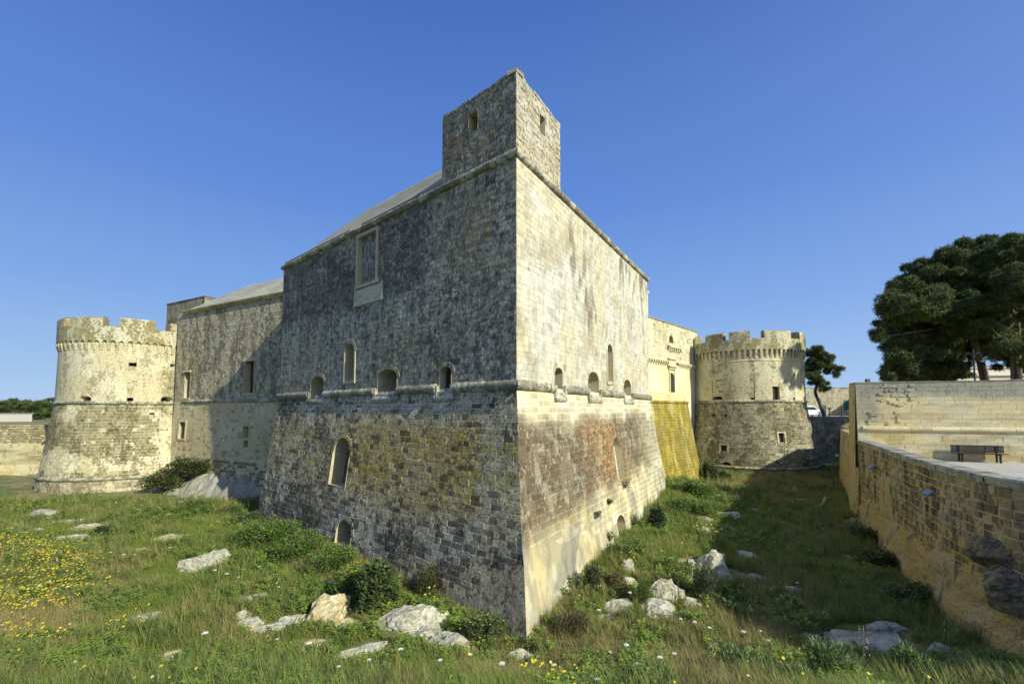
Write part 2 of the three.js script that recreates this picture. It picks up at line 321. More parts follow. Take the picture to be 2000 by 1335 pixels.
// ---------------------------------------------------------------- stone surfaces (what grows on and stains them)
const T = (s0, h0, w, h) => ({ s0, h0, w, h });
const tUL = T(-0.3, 0.5, 19.6, 11.6), tBL = T(-2.2, -8, 22.6, 9.2), tUR = T(-0.3, 0.5, 18.2, 11.6), tBR = T(-2.2, -8, 22, 9.2);
const speck = (x, y, f, a, b) => sm(a, b, vn(x * f, y * f));
const streak = (x, y) => fbm(x * 2.6, y * 0.55, 4);
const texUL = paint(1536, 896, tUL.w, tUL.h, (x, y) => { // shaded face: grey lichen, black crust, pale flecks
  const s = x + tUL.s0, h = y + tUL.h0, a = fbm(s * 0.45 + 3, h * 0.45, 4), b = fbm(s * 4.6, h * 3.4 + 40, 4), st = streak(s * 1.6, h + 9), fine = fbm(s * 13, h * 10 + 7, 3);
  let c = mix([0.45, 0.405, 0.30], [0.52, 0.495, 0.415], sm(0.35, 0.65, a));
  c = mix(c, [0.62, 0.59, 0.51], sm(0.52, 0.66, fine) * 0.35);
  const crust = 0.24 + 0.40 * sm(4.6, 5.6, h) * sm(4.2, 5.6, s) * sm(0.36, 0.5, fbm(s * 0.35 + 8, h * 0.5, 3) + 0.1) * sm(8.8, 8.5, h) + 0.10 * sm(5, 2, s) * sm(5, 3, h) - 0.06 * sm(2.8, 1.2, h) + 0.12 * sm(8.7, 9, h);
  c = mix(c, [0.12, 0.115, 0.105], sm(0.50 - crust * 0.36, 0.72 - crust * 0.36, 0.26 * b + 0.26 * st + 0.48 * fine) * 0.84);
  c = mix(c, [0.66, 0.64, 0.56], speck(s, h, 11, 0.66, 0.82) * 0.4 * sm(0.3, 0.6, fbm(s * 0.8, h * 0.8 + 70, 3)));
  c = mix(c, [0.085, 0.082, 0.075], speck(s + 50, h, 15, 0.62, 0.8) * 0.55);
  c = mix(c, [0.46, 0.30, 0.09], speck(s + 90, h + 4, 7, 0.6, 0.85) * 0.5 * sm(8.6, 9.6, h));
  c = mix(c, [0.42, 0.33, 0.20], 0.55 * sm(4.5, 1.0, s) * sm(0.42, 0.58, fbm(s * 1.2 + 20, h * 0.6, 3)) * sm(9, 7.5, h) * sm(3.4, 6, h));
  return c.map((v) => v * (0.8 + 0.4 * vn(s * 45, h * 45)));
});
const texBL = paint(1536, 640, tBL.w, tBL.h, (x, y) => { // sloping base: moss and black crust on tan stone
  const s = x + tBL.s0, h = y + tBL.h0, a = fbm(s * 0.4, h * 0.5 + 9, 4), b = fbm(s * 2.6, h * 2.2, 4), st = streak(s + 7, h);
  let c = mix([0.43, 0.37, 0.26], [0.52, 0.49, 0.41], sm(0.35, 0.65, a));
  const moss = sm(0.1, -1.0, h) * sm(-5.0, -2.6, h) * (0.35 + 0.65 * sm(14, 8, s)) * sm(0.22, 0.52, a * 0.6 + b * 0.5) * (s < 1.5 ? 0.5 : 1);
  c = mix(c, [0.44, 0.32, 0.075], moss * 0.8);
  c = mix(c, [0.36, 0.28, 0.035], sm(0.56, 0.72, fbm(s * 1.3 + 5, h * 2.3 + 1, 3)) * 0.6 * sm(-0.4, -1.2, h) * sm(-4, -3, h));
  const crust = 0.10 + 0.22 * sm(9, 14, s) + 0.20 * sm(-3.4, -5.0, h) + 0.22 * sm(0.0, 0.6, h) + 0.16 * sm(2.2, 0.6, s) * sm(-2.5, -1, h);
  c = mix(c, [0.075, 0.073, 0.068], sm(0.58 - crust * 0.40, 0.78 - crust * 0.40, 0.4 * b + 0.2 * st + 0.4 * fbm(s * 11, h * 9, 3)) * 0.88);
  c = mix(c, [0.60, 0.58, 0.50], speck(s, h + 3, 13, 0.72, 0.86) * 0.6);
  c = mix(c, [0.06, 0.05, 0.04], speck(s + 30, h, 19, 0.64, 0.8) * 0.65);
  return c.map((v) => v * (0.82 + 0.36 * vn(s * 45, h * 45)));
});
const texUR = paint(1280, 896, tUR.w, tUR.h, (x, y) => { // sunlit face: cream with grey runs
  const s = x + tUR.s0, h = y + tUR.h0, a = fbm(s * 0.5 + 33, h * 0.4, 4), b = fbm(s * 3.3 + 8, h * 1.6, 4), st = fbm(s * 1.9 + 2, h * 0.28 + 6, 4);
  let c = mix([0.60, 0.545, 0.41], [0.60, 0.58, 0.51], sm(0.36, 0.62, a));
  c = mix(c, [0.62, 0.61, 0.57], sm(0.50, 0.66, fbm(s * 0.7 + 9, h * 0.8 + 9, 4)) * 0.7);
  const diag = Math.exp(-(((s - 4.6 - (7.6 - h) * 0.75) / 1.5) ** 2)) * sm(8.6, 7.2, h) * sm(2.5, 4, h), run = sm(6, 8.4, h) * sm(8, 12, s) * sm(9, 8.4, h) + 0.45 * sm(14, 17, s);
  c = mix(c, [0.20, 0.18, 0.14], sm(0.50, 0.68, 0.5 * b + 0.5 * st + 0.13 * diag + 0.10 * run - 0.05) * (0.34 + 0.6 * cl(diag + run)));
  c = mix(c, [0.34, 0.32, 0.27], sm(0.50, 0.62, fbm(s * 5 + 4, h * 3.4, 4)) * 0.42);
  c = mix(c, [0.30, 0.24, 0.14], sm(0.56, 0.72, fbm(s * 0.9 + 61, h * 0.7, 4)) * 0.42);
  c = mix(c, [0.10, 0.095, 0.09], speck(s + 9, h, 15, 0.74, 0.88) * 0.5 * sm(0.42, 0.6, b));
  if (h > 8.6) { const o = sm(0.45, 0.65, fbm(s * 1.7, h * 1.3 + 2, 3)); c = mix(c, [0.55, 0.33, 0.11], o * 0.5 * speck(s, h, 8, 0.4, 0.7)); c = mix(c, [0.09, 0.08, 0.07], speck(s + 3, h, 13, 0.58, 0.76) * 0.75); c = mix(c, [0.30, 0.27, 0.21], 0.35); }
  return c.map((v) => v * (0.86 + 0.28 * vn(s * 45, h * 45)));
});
const texBR = paint(1536, 640, tBR.w, tBR.h, (x, y) => { // sunlit sloping base: brown crust with orange lichen, bare pale foot
  const s = x + tBR.s0, h = y + tBR.h0, a = fbm(s * 0.5 + 13, h * 0.5, 4), b = fbm(s * 2.9 + 8, h * 2.2, 4);
  let c = mix([0.60, 0.53, 0.38], [0.58, 0.55, 0.46], sm(0.36, 0.62, a));
  const edge = 0.7 * (fbm(s * 0.9, h * 0.3 + 5, 3) - 0.5), band = sm(0.05, -0.75, h + edge) * sm(-4.7, -3.5, h + edge * 1.8 - 0.06 * (s - 2)) * (1 - 0.55 * sm(12.5, 16.5, s));
  const brown = mix([0.055, 0.040, 0.026], [0.125, 0.086, 0.052], sm(0.3, 0.7, b));
  c = mix(c, brown, band * (0.62 + 0.38 * sm(0.30, 0.50, b)) * 0.95);
  const org = Math.exp(-(((s - 7.2 + (h + 1) * 0.7) / 2.3) ** 2)) * sm(0, -0.9, h) * sm(-4.4, -3.2, h) + 0.25 * sm(-3, -4, h) * sm(-5, -4.2, h) * sm(9, 2, s);
  c = mix(c, [0.52, 0.27, 0.08], cl(org * 1.1) * sm(0.46, 0.58, fbm(s * 12, h * 12, 3)) * 0.75);
  c = mix(c, [0.085, 0.062, 0.045], band * speck(s + 30, h, 18, 0.56, 0.8) * 0.6);
  c = mix(c, [0.60, 0.52, 0.38], speck(s + 3, h + 3, 12, 0.74, 0.9) * 0.4);
  c = mix(c, [0.62, 0.50, 0.22], sm(0.55, 0.7, fbm(s * 0.9 + 4, h * 0.5, 3)) * sm(-3.6, -4.4, h) * 0.5);
  const dk = Math.exp(-(((s - 1.9 - (h + 5.4) * 0.95) / 0.95) ** 2)) * sm(-6.2, -5.7, h) * sm(-3.9, -4.5, h) + Math.exp(-(((s - 10.8) / 0.5) ** 2) - ((h + 4.6) / 0.6) ** 2) * 0.8;
  c = mix(c, [0.16, 0.155, 0.15], sm(0.30, 0.62, dk * (0.2 + 1.5 * fbm(s * 1.6 + 3, h * 1.1, 4))) * 0.8);
  c = mix(c, [0.36, 0.335, 0.27], sm(0.42, 0.60, fbm(s * 2.2 + 50, h * 1.1, 4)) * sm(-3.2, -4.4, h) * 0.7);
  c = mix(c, [0.24, 0.21, 0.16], sm(0.52, 0.64, fbm(s * 4 + 20, h * 1.3, 4)) * sm(0.3, -0.3, h) * 0.4);
  c = mix(c, [0.26, 0.24, 0.20], sm(14, 16.5, s) * sm(-2.4, -4.4, h) * sm(0.42, 0.58, b) * 0.8);
  return c.map((v) => v * (0.84 + 0.32 * vn(s * 45, h * 45)));
});
const creamTex = (seed, dark, spread, tone = [0.60, 0.51, 0.34], stain = [0.20, 0.165, 0.09]) => paint(512, 512, 10, 10, (x, y) => {
  // tiles: blend two copies across the seam
  const q = (x, y) => {
    const a = fbm(x * 0.6 + seed, y * 0.5, 4), b = fbm(x * 2.9 + seed, y * 1.7, 4);
    let c = mix(tone, [tone[0] * 1.08, tone[1] * 1.14, tone[2] * 1.28], sm(0.36, 0.62, a));
    const fi = fbm(x * 9 + seed, y * 7, 3); c = mix(c, stain, sm(0.55 - spread, 0.65 - spread, 0.34 * b + 0.36 * fbm(x * 1.5 + seed * 2, y * 0.5 + 4, 4) + 0.3 * fi) * dark * (0.7 + 0.6 * (fi - 0.3)));
    c = mix(c, [0.09, 0.085, 0.075], speck(x + seed, y, 15, 0.68, 0.84) * dark * 0.7);
    return c.map((v) => v * (0.86 + 0.28 * vn(x * 40, y * 40)));
  };
  const t = cl((x - 8.5) / 1.5), v = cl((y - 8.5) / 1.5);
  let c = q(x, y); if (t > 0) c = mix(c, q(x - 10, y), t); if (v > 0) c = mix(c, t > 0 ? mix(q(x, y - 10), q(x - 10, y - 10), t) : q(x, y - 10), v); return c;
});
const mortarTex = creamTex(5, 0.25, 0.0, [0.46, 0.41, 0.30]);
const jambTex = creamTex(15, 0.45, 0.02, [0.50, 0.43, 0.30], [0.16, 0.15, 0.13]);
const rollTex = creamTex(25, 0.9, 0.12, [0.46, 0.42, 0.33], [0.15, 0.145, 0.11]);
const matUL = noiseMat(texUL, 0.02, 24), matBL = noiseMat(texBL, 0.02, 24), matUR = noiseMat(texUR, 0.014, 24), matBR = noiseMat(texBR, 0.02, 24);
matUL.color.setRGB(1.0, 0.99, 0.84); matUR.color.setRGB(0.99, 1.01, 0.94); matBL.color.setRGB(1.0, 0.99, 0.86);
const matMortar = noiseMat(mortarTex, 0.01, 6), matJamb = noiseMat(jambTex, 0.01, 6), matRoll = noiseMat(rollTex, 0.05, 8);
const matDark = plain(0.035, 0.033, 0.03, 0.8), matIron = plain(0.03, 0.032, 0.035, 0.55, 0.6), matWood = plain(0.16, 0.095, 0.05, 0.75);

// ---------------------------------------------------------------- the pointed bastion
{
  const B = W3(-1.5, -6.6, 20), root = thing('stone_bastion', 'huge pointed stone bastion with sloping base and square turret on its corner', 'bastion', B);
  const mf = (u, n, k, t) => planeFace(O, u, n, k, HC, t);
  const fUL = mf(uL, nL, 0, tUL), fBL = mf(uL, nL, KB, tBL), fUR = mf(uR, nR, 0, tUR), fBR = mf(uR, nR, KB, tBR);
  const mat = new Map([[fUL, matUL], [fBL, matBL], [fUR, matUR], [fBR, matBR]]);
  // openings: s along the face from the corner, h height
  const ope = {
    UL: [hole(3.25, 3.94, 0.72, 1.68, 0.22, 0.9), hole(6.77, 8.28, 0.72, 1.80, 0.35, 1.3), hole(13.37, 14.9, 0.66, 1.82, 0.4, 0.8), hole(10.36, 11.22, 1.5, 3.27, 0.42, 0.42), hole(8.5, 10.2, 5.97, 8.42, 0, 0.22), hole(1.89, 2.37, 10.38, 11.13, 0, 0.9)],
    BL: [hole(9.85, 11.45, -3.53, -1.3, 0.8, 0.75), hole(8.72, 10.05, -5.95, -4.89, 0.55, 1.1)],
    UR: [hole(2.95, 3.64, 0.72, 1.68, 0.22, 0.9), hole(6.47, 7.84, 0.72, 1.79, 0.4, 0.8), hole(11.87, 13.27, 0.7, 1.74, 0.4, 0.7), hole(9.15, 9.96, 1.5, 3.40, 0.4, 0.42), hole(1.75, 2.16, 10.5, 11.15, 0, 0.8)],
    BR: [hole(8.75, 9.95, -3.5, -1.33, 0.6, 0.35), hole(7.62, 8.9, -6.2, -4.9, 0.5, 0.5)] };
  const endL = (h) => LL + 0.04 * Math.max(0, HC - h), endR = (h) => LR + 0.13 * Math.max(0, HC - h), cor = (h) => -MIT * KB * Math.max(0, HC - h);
  const HF = -7.2, TT = 11.66;
  // cores behind the stones
  const wallCore = (f, ss0, ss1, lo, hi, holes) => { const mb = new MB(); columns(mb, f, breaksOf(ss0, ss1, 3, holes), () => lo, () => hi, [], holes, 0, grey(0.84)); return mb; };
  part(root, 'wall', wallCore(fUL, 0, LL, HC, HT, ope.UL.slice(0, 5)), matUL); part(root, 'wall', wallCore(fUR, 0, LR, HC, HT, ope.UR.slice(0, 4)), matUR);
  const slope = (f, end, holes) => { // rows so that the raking ends are straight
    const mb = new MB(), mid = 2; columns(mb, f, breaksOf(-0.0, LR - 0.01, 3, holes), () => HF, () => HC, [], holes, 0, grey(1.4));
    const tri = (a, b) => { mb.quad(f.pos(a(HF), HF), f.pos(b(HF), HF), f.pos(b(HC), HC), f.pos(a(HC), HC), [f.uv(a(HF), HF), f.uv(b(HF), HF), f.uv(b(HC), HC), f.uv(a(HC), HC)], grey(1.4), f.nrm(0)); };
    tri(cor, () => 0); tri(() => LR - 0.01, end); return mb;
  };
  part(root, 'sloping_base', slope(fBL, endL, ope.BL), matBL); part(root, 'sloping_base', slope(fBR, endR, ope.BR), matBR);
  // flanks that run back to the curtain walls, and the flat top
  const PL = [O[0] + uL[0] * LL, O[1] + uL[1] * LL], PR = [O[0] + uR[0] * LR, O[1] + uR[1] * LR], NL = [PL[0] + 0.485 * 3.6, PL[1] + 0.875 * 3.6], NR = [PR[0] - 0.72 * 6.4, PR[1] + 0.69 * 6.4];
  let fl = new MB(); const prism = (pts, h0, h1) => { for (let i = 0; i + 1 < pts.length; i++) { const [a, b] = [pts[i], pts[i + 1]]; const q = [W3(a[0], h0, a[1]), W3(b[0], h0, b[1]), W3(b[0], h1, b[1]), W3(a[0], h1, a[1])]; const L = Math.hypot(a[0] - b[0], a[1] - b[1]); fl.quad(...q, [[0, h0 / 10], [L / 10, h0 / 10], [L / 10, h1 / 10], [0, h1 / 10]], WHITE, null); } };
  const PLb = fBL.pos(endL(HF), HF), PRb = fBR.pos(endR(HF), HF);
  prism([PL, NL], HC, HT);
  fl.quad(PLb, W3(NL[0] - 0.3, HF, NL[1]), W3(NL[0], HC, NL[1]), W3(PL[0], HC, PL[1]), [[0, 0], [0.4, 0], [0.4, 0.8], [0, 0.8]], WHITE, null);
  part(root, 'flank_wall', fl, matMortar); fl = new MB(); prism([NR, PR], HC, HT);
  fl.quad(PRb, W3(NR[0] + 0.4, HF, NR[1]), W3(NR[0], HC, NR[1]), W3(PR[0], HC, PR[1]), [[0, 0], [0.7, 0], [0.7, 0.8], [0, 0.8]], WHITE, null);
  part(root, 'flank_wall', fl, matMortar);
  const deck = new MB(); deck.quad(W3(O[0], HT - 0.02, O[1] + 0.05), W3(PL[0], HT - 0.02, PL[1]), W3((NL[0] + NR[0]) / 2, HT - 0.02, 38), W3(PR[0], HT - 0.02, PR[1]), [[0, 0], [1, 0], [1, 1], [0, 1]], WHITE, [0, 1, 0]);
  deck.tri(W3(PL[0], HT - 0.025, PL[1]), W3(NL[0], HT - 0.025, NL[1]), W3((NL[0] + NR[0]) / 2, HT - 0.025, 38), [0, 0], [1, 0], [1, 1], WHITE, [0, 1, 0]); deck.tri(W3(PR[0], HT - 0.025, PR[1]), W3(NR[0], HT - 0.025, NR[1]), W3((NL[0] + NR[0]) / 2, HT - 0.025, 38), [0, 0], [1, 0], [1, 1], WHITE, [0, 1, 0]);
  part(root, 'terrace', deck, matMortar);
  // turret core
  const TL = 3.92, TR = 3.58, tur = new MB();
  columns(tur, fUL, breaksOf(0, TL, 4, [ope.UL[5]]), () => HT, () => TT, [], [ope.UL[5]]); { const tr = new MB(); columns(tr, fUR, breaksOf(0, TR, 4, [ope.UR[4]]), () => HT, () => TT, [], [ope.UR[4]]); part(root, 'turret_wall', tr, matUR); }
  const q = (a, b) => [O[0] + uL[0] * a + uR[0] * b, O[1] + uL[1] * a + uR[1] * b], c1 = q(TL, 0), c2 = q(TL, TR), c3 = q(0, TR), c0 = q(0, 0);
  const wq = (a, b, nn) => tur.quad(W3(a[0], HT, a[1]), W3(b[0], HT, b[1]), W3(b[0], TT, b[1]), W3(a[0], TT, a[1]), [[0, 0], [0.36, 0], [0.36, 0.3], [0, 0.3]], WHITE, nn);
  wq(c1, c2, [-1, 0, -1]); wq(c2, c3, [1, 0, -1]); tur.quad(...[c0, c1, c2, c3].map((v) => W3(v[0], TT, v[1])), [[0, 0], [0.4, 0], [0.4, 0.4], [0, 0.4]], WHITE, [0, 1, 0]);
  part(root, 'turret', tur, matUL);
  // stones
  const L0 = [];
  const jl = (v, w, r) => { const k = v + (r() - 0.5) * w; return [k, k * (0.985 + 0.03 * r()), k * (0.97 + 0.05 * r())]; };
  const tintUL = (s, h, r) => { const dk = h > 4.8 && s > 3.5 && vn(s * 0.5 + 4, h * 0.7) > 0.42; return r() < (dk ? 0.45 : 0.16) ? jl(0.58, 0.22, r) : jl(1.02, 0.34, r); };
  const tintBL = (s, h, r) => r() < (0.10 + 0.2 * sm(8, 13, s) + 0.22 * sm(-3.2, -5, h)) * (0.3 + 1.7 * sm(0.35, 0.6, vn(s * 0.9 + 3, h * 0.9))) ? jl(0.42, 0.22, r) : jl(1.02, 0.36, r);
  const tintR = (s, h, r) => r() < 0.05 ? jl(0.78, 0.15, r) : jl(1.0, 0.16, r);
  const tintBR = (s, h, r) => h < -4.3 ? jl(1.0, 0.12, r) : jl(1.0, 0.40, r);
  const bare = (s, h) => h < -4.25 - 0.12 * s + 1.5 * (fbm(s * 0.7 + 2, h * 0.7, 3) - 0.5) && s < 8;    // foot of the corner is smooth rock
  const panelHoles = [...ope.UL.slice(0, 5), hole(8.0, 10.42, 4.98, 5.92)];
  const all = [
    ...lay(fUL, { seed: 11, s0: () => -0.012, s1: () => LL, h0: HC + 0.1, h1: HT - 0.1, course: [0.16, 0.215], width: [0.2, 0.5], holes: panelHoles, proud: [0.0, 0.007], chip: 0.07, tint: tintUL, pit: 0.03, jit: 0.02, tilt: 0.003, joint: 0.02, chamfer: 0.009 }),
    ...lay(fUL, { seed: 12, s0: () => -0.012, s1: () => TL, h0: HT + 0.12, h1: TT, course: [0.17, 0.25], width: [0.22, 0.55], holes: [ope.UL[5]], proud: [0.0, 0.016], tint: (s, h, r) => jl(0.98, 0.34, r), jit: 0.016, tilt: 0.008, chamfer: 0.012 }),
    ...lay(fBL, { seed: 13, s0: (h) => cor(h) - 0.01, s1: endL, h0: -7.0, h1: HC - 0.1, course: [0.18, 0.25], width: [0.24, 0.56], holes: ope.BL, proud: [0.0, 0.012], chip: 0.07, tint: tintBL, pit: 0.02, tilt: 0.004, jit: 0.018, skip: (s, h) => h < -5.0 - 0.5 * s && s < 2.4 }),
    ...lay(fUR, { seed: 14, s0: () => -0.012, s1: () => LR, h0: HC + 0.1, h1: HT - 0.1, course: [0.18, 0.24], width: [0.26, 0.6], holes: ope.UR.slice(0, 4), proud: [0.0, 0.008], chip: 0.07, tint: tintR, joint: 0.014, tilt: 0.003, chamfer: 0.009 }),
    ...lay(fUR, { seed: 15, s0: () => -0.012, s1: () => TR, h0: HT + 0.12, h1: TT, course: [0.17, 0.25], width: [0.22, 0.55], holes: [ope.UR[4]], proud: [0.0, 0.02], tint: (s, h, r) => jl(1, 0.2, r), jit: 0.015, tilt: 0.006, joint: 0.012 }),
    ...lay(fBR, { seed: 16, s0: (h) => cor(h) - 0.01, s1: endR, h0: -7.0, h1: HC - 0.1, course: [0.23, 0.28], width: [0.34, 0.7], joint: 0.024, holes: ope.BR, proud: [0.0, 0.014], chip: 0.07, tint: tintBR, pit: 0.02, tilt: 0.005, skip: bare })];
  putStones(root, all, 300, mat);
  // plastered foot where the courses end
  const foot = (f, cut, m) => { const mb = new MB(); const sb = []; for (let s = -1.3; s < 8; s += 0.25) sb.push(s); const hb = []; for (let h = -7.2; h < -3.6; h += 0.22) hb.push(h);
    for (let i = 0; i + 1 < sb.length; i++) for (let j = 0; j + 1 < hb.length; j++) { if (!cut(sb[i] + 0.12, hb[j] + 0.11)) continue; const P = (s, h) => { const e = Math.max(s, cor(h) - 0.02); return f.pos(e, h, -0.008 + 0.035 * sm(0, -0.5, h - (f === fBR ? -4.2 - 0.12 * e : -4.9 - 0.5 * e)) + 0.05 * (fbm(e * 1.8, h * 1.8, 4) - 0.45) * (e > cor(h) + 0.05 ? 1 : 0)); }; mb.quad(P(sb[i], hb[j]), P(sb[i + 1], hb[j]), P(sb[i + 1], hb[j + 1]), P(sb[i], hb[j + 1]), [f.uv(sb[i], hb[j]), f.uv(sb[i + 1], hb[j]), f.uv(sb[i + 1], hb[j + 1]), f.uv(sb[i], hb[j + 1])], WHITE, f.nrm(0)); } return part(root, 'plastered_foot', mb, m); };
  foot(fBR, (s, h) => h < -3.6 - 0.12 * s && s < 7.6, matBR); foot(fBL, (s, h) => h < -4.8 - 0.5 * s && s < 2.6, matBL);
  // rough top stones of the turret
  { const r = rng(21); for (const [f, end] of [[fUL, TL], [fUR, TR]]) { let s = -0.02; while (s < end - 0.1) { const w = 0.22 + 0.4 * r(), e = Math.min(end, s + w), hh = TT + 0.04 + 0.06 * r() + (s < 0.1 ? 0.06 : 0); part(root, 'top_stone', slab(f, s, e, TT - 0.02, hh, -0.35 - 0.1 * r(), 0.012 + 0.03 * r(), grey(0.8 + 0.35 * r())), mat.get(f)); s = e + 0.012; } } }
  // linings of the openings, with shutters, louvres and sills
  for (const [k, f] of [['UL', fUL], ['BL', fBL], ['UR', fUR], ['BR', fBR]]) ope[k].forEach((o, i) => {
    if (k === 'UL' && i === 4) return;
    const w = part(root, 'window', niche(f, o), matJamb);
    const louvre = (s0, s1, d) => { part(w, 'shutter_board', slab(f, s0, s1, o.h0 + 0.03, o.h1 + 0.0, d - 0.06, d - 0.03), matDark); for (let h = o.h0 + 0.06; h < o.h1 - 0.03; h += 0.075) part(w, 'louvre_slat', slab(f, s0 + 0.01, s1 - 0.01, h, h + 0.05, d - 0.03, d + 0.02), k === 'UL' ? matDark : matWood); };
    if (i === 0 && k[0] === 'U') louvre(o.s0, o.s1, -0.32);
    if (k === 'UL' && i === 1) louvre(o.s0 + 0.02, o.s0 + 0.62, -0.75);
    const infill = (d, v) => { const rr = rng(900 + i * 7 + k.charCodeAt(0) + k.charCodeAt(1)); let hh = o.h0 + 0.01; while (hh < o.h1 - 0.04) { const he = Math.min(o.h1, hh + 0.19 + 0.05 * rr()); let s = o.s0 + 0.005; while (s < o.s1 - 0.02) { let e = s + 0.3 + 0.35 * rr(); if (e > o.s1 - 0.15) e = o.s1 - 0.005; const mid = Math.max(s, Math.min(e, (o.s0 + o.s1) / 2)), x = (s + e) / 2; if (Math.min(o.hi(s + 0.01), o.hi(e - 0.01)) > hh + 0.05) part(w, 'infill_stone', slab(f, s, e - 0.012, hh, Math.min(he - 0.012, Math.min(o.hi(s + 0.01), o.hi(e - 0.01))), -d - 0.02, -d + 0.02 * rr(), jl(v, 0.3 * v, rr)), matJamb); s = e; } hh = he; } };
    if (k === 'UL' && i === 1) infill(1.28, 0.6); if (k[0] === 'U' && (i === 2 || (k === 'UR' && i === 1))) infill(o.depth - 0.03, 0.72); if (k[0] === 'U' && i === 3) { infill(o.depth - 0.03, 0.7); for (const [a, b] of [[o.s0 - 0.12, o.s0 - 0.02], [o.s1 + 0.02, o.s1 + 0.12]]) part(w, 'frame_moulding', slab(f, a, b, o.h0 - 0.12, o.h1 - o.rise, -0.02, 0.05, grey(1.0)), matJamb); part(w, 'sill', slab(f, o.s0 - 0.12, o.s1 + 0.12, o.h0 - 0.2, o.h0 - 0.12, -0.02, 0.06, grey(1.0)), matJamb); }
    if (k === 'BL') infill(o.depth - 0.03, 0.34); if (k === 'BR') infill(o.depth - 0.03, 1.0); if (k[0] === 'U' && i === ope[k].length - 1) part(w, 'shutter', slab(f, o.s0, o.s1, o.h0, o.h1, -0.6, -0.55), matDark);
    // stones round the arch
    if (o.rise && k !== 'BR') { const m = (o.s0 + o.s1) / 2, w2 = (o.s1 - o.s0) / 2, N = Math.max(5, Math.round(w2 * 9) | 1); for (let a = 0; a < N; a++) { const mb = new MB(), A = Math.PI * (a + 0.04) / N, C = Math.PI * (a + 0.96) / N, P = (t, g) => [m - Math.cos(t) * (w2 + g), o.h1 - o.rise + Math.sin(t) * (o.rise + g)]; const qq = [P(A, 0.005), P(C, 0.005), P(C, 0.19), P(A, 0.19)], d = 0.026; const pts = qq.map(([s, h]) => f.pos(s, h, d)), bk = qq.map(([s, h]) => f.pos(s, h, -0.02)), us = qq.map(([s, h]) => f.uv(s, h)); const g = grey(0.85 + 0.3 * TAB[(a * 37 + i * 91) & 65535]); mb.quad(...pts, us, g, f.nrm(0)); for (let e = 0; e < 4; e++) { const z = (e + 1) % 4; mb.quad(bk[e], bk[z], pts[z], pts[e], [us[e], us[z], us[z], us[e]], g, sub(pts[e], pts[(e + 2) % 4])); } part(w, 'arch_stone', mb, mat.get(f)); } }
  });
  // half-round cordon, broken at the three low openings where it drops to a sill
  const cordon = (f, wins, end, sd) => {
    const edges = [...wins].sort((a, b) => a.s0 - b.s0); let s = 0, first = true;
    for (const o of [...edges, null]) {
      const e = o ? o.s0 - 0.16 : end; rollRow(root, 'cordon_stone', f, s, e, HC, 0.18, matRoll, { seed: sd++, mitre: first ? MIT : 0, rough: 0.16, len: 1.1 }); first = false;
      if (o) {
        const sl = part(root, 'window_sill', roll(f, o.s0 - 0.2, o.s1 + 0.2, HC - 0.37, 0.17, { seed: sd, rough: 0.2 }), matRoll);
        part(sl, 'sill_cheek', slab(f, o.s0 - 0.19, o.s0 - 0.03, HC - 0.3, HC + 0.12, -0.02, 0.13), matRoll); part(sl, 'sill_cheek', slab(f, o.s1 + 0.03, o.s1 + 0.19, HC - 0.3, HC + 0.12, -0.02, 0.13), matRoll);
        part(sl, 'sill_ledge', slab(f, o.s0 - 0.03, o.s1 + 0.03, HC - 0.26, o.h0 - 0.01, -0.3, 0.10), matRoll); s = o.s1 + 0.16;
      }
    }
  };
  cordon(fUL, ope.UL.slice(0, 3), LL + 0.12, 3); cordon(fUR, ope.UR.slice(0, 3), LR + 0.12, 30);
  rollRow(root, 'cornice_stone', fUL, 0, LL + 0.1, HT, 0.15, matRoll, { seed: 61, mitre: MIT, rough: 0.1, len: 1.0, flat: 1.1 }); rollRow(root, 'cornice_stone', fUR, 0, LR + 0.1, HT, 0.15, matRoll, { seed: 71, mitre: MIT, rough: 0.12, len: 1.0, flat: 1.1 });
  // low parapet course behind the cornice and the stone-flagged roof
  const paleStone = noiseMat(creamTex(41, 0.35, 0.0, [0.34, 0.32, 0.27], [0.12, 0.12, 0.12]), 0.01, 6);
  { let s = TL + 0.02, r = rng(31); while (s < LL - 0.05) { const e = Math.min(LL, s + 0.9 + 0.6 * r()); if (!(s > 9.2 && s < 10.6)) part(root, 'parapet_stone', slab(fUL, s, e - 0.01, HT + 0.1, HT + 0.33, -0.35, -0.06, grey(0.5 + 0.15 * r())), paleStone); s = e; } }
  const roof = new THREE.Group(); roof.name = 'roof'; root.add(roof);
  { const RW = 3, n = 11, r = rng(33);
    for (let i = 0; i < n; i++) { // each course of flagstones laps the one below; hipped at the far end
      const w0 = RW * i / n, w1 = RW * (i + 1) / n + 0.05, en = (w) => LL - 0.2 - w * 1.15; let s = 3.2;
      while (s < en(w1) - 0.05) { let e = s + 1.1 + 0.5 * r(); if (e > en(w1) - 0.5) e = 99; const a = s, b0 = Math.min(e, en(w0)), b1 = Math.min(e, en(w1)), lift = 0.03; const mb = new MB(), g = grey(0.85 + 0.3 * r());
        const P = (ss, w, u) => fUL.pos(ss, HT + 0.3 + w * 1.1 + u, -0.3 - w); const qd = [P(a, w0, lift), P(b0 - 0.01, w0, lift), P(b1 - 0.01, w1, 0), P(a, w1, 0)];
        mb.quad(...qd, qd.map((v, k) => [[a, b0, b1, a][k] / 10, [w0, w0, w1, w1][k] / 7]), g, [0, 1, 0]); mb.quad(P(a, w0, lift), P(b0 - 0.01, w0, lift), P(b0 - 0.01, w0, -0.02), P(a, w0, -0.02), [[0, 0], [0.1, 0], [0.1, 0.01], [0, 0.01]], g, fUL.nrm());
        part(roof, 'roof_flagstone', mb, paleStone); s = e; } }
    const mb = new MB(), P = (s, w, h) => fUL.pos(s, h, -0.3 - w), top = HT + 0.3 + RW * 1.1, e = LL - 0.2;
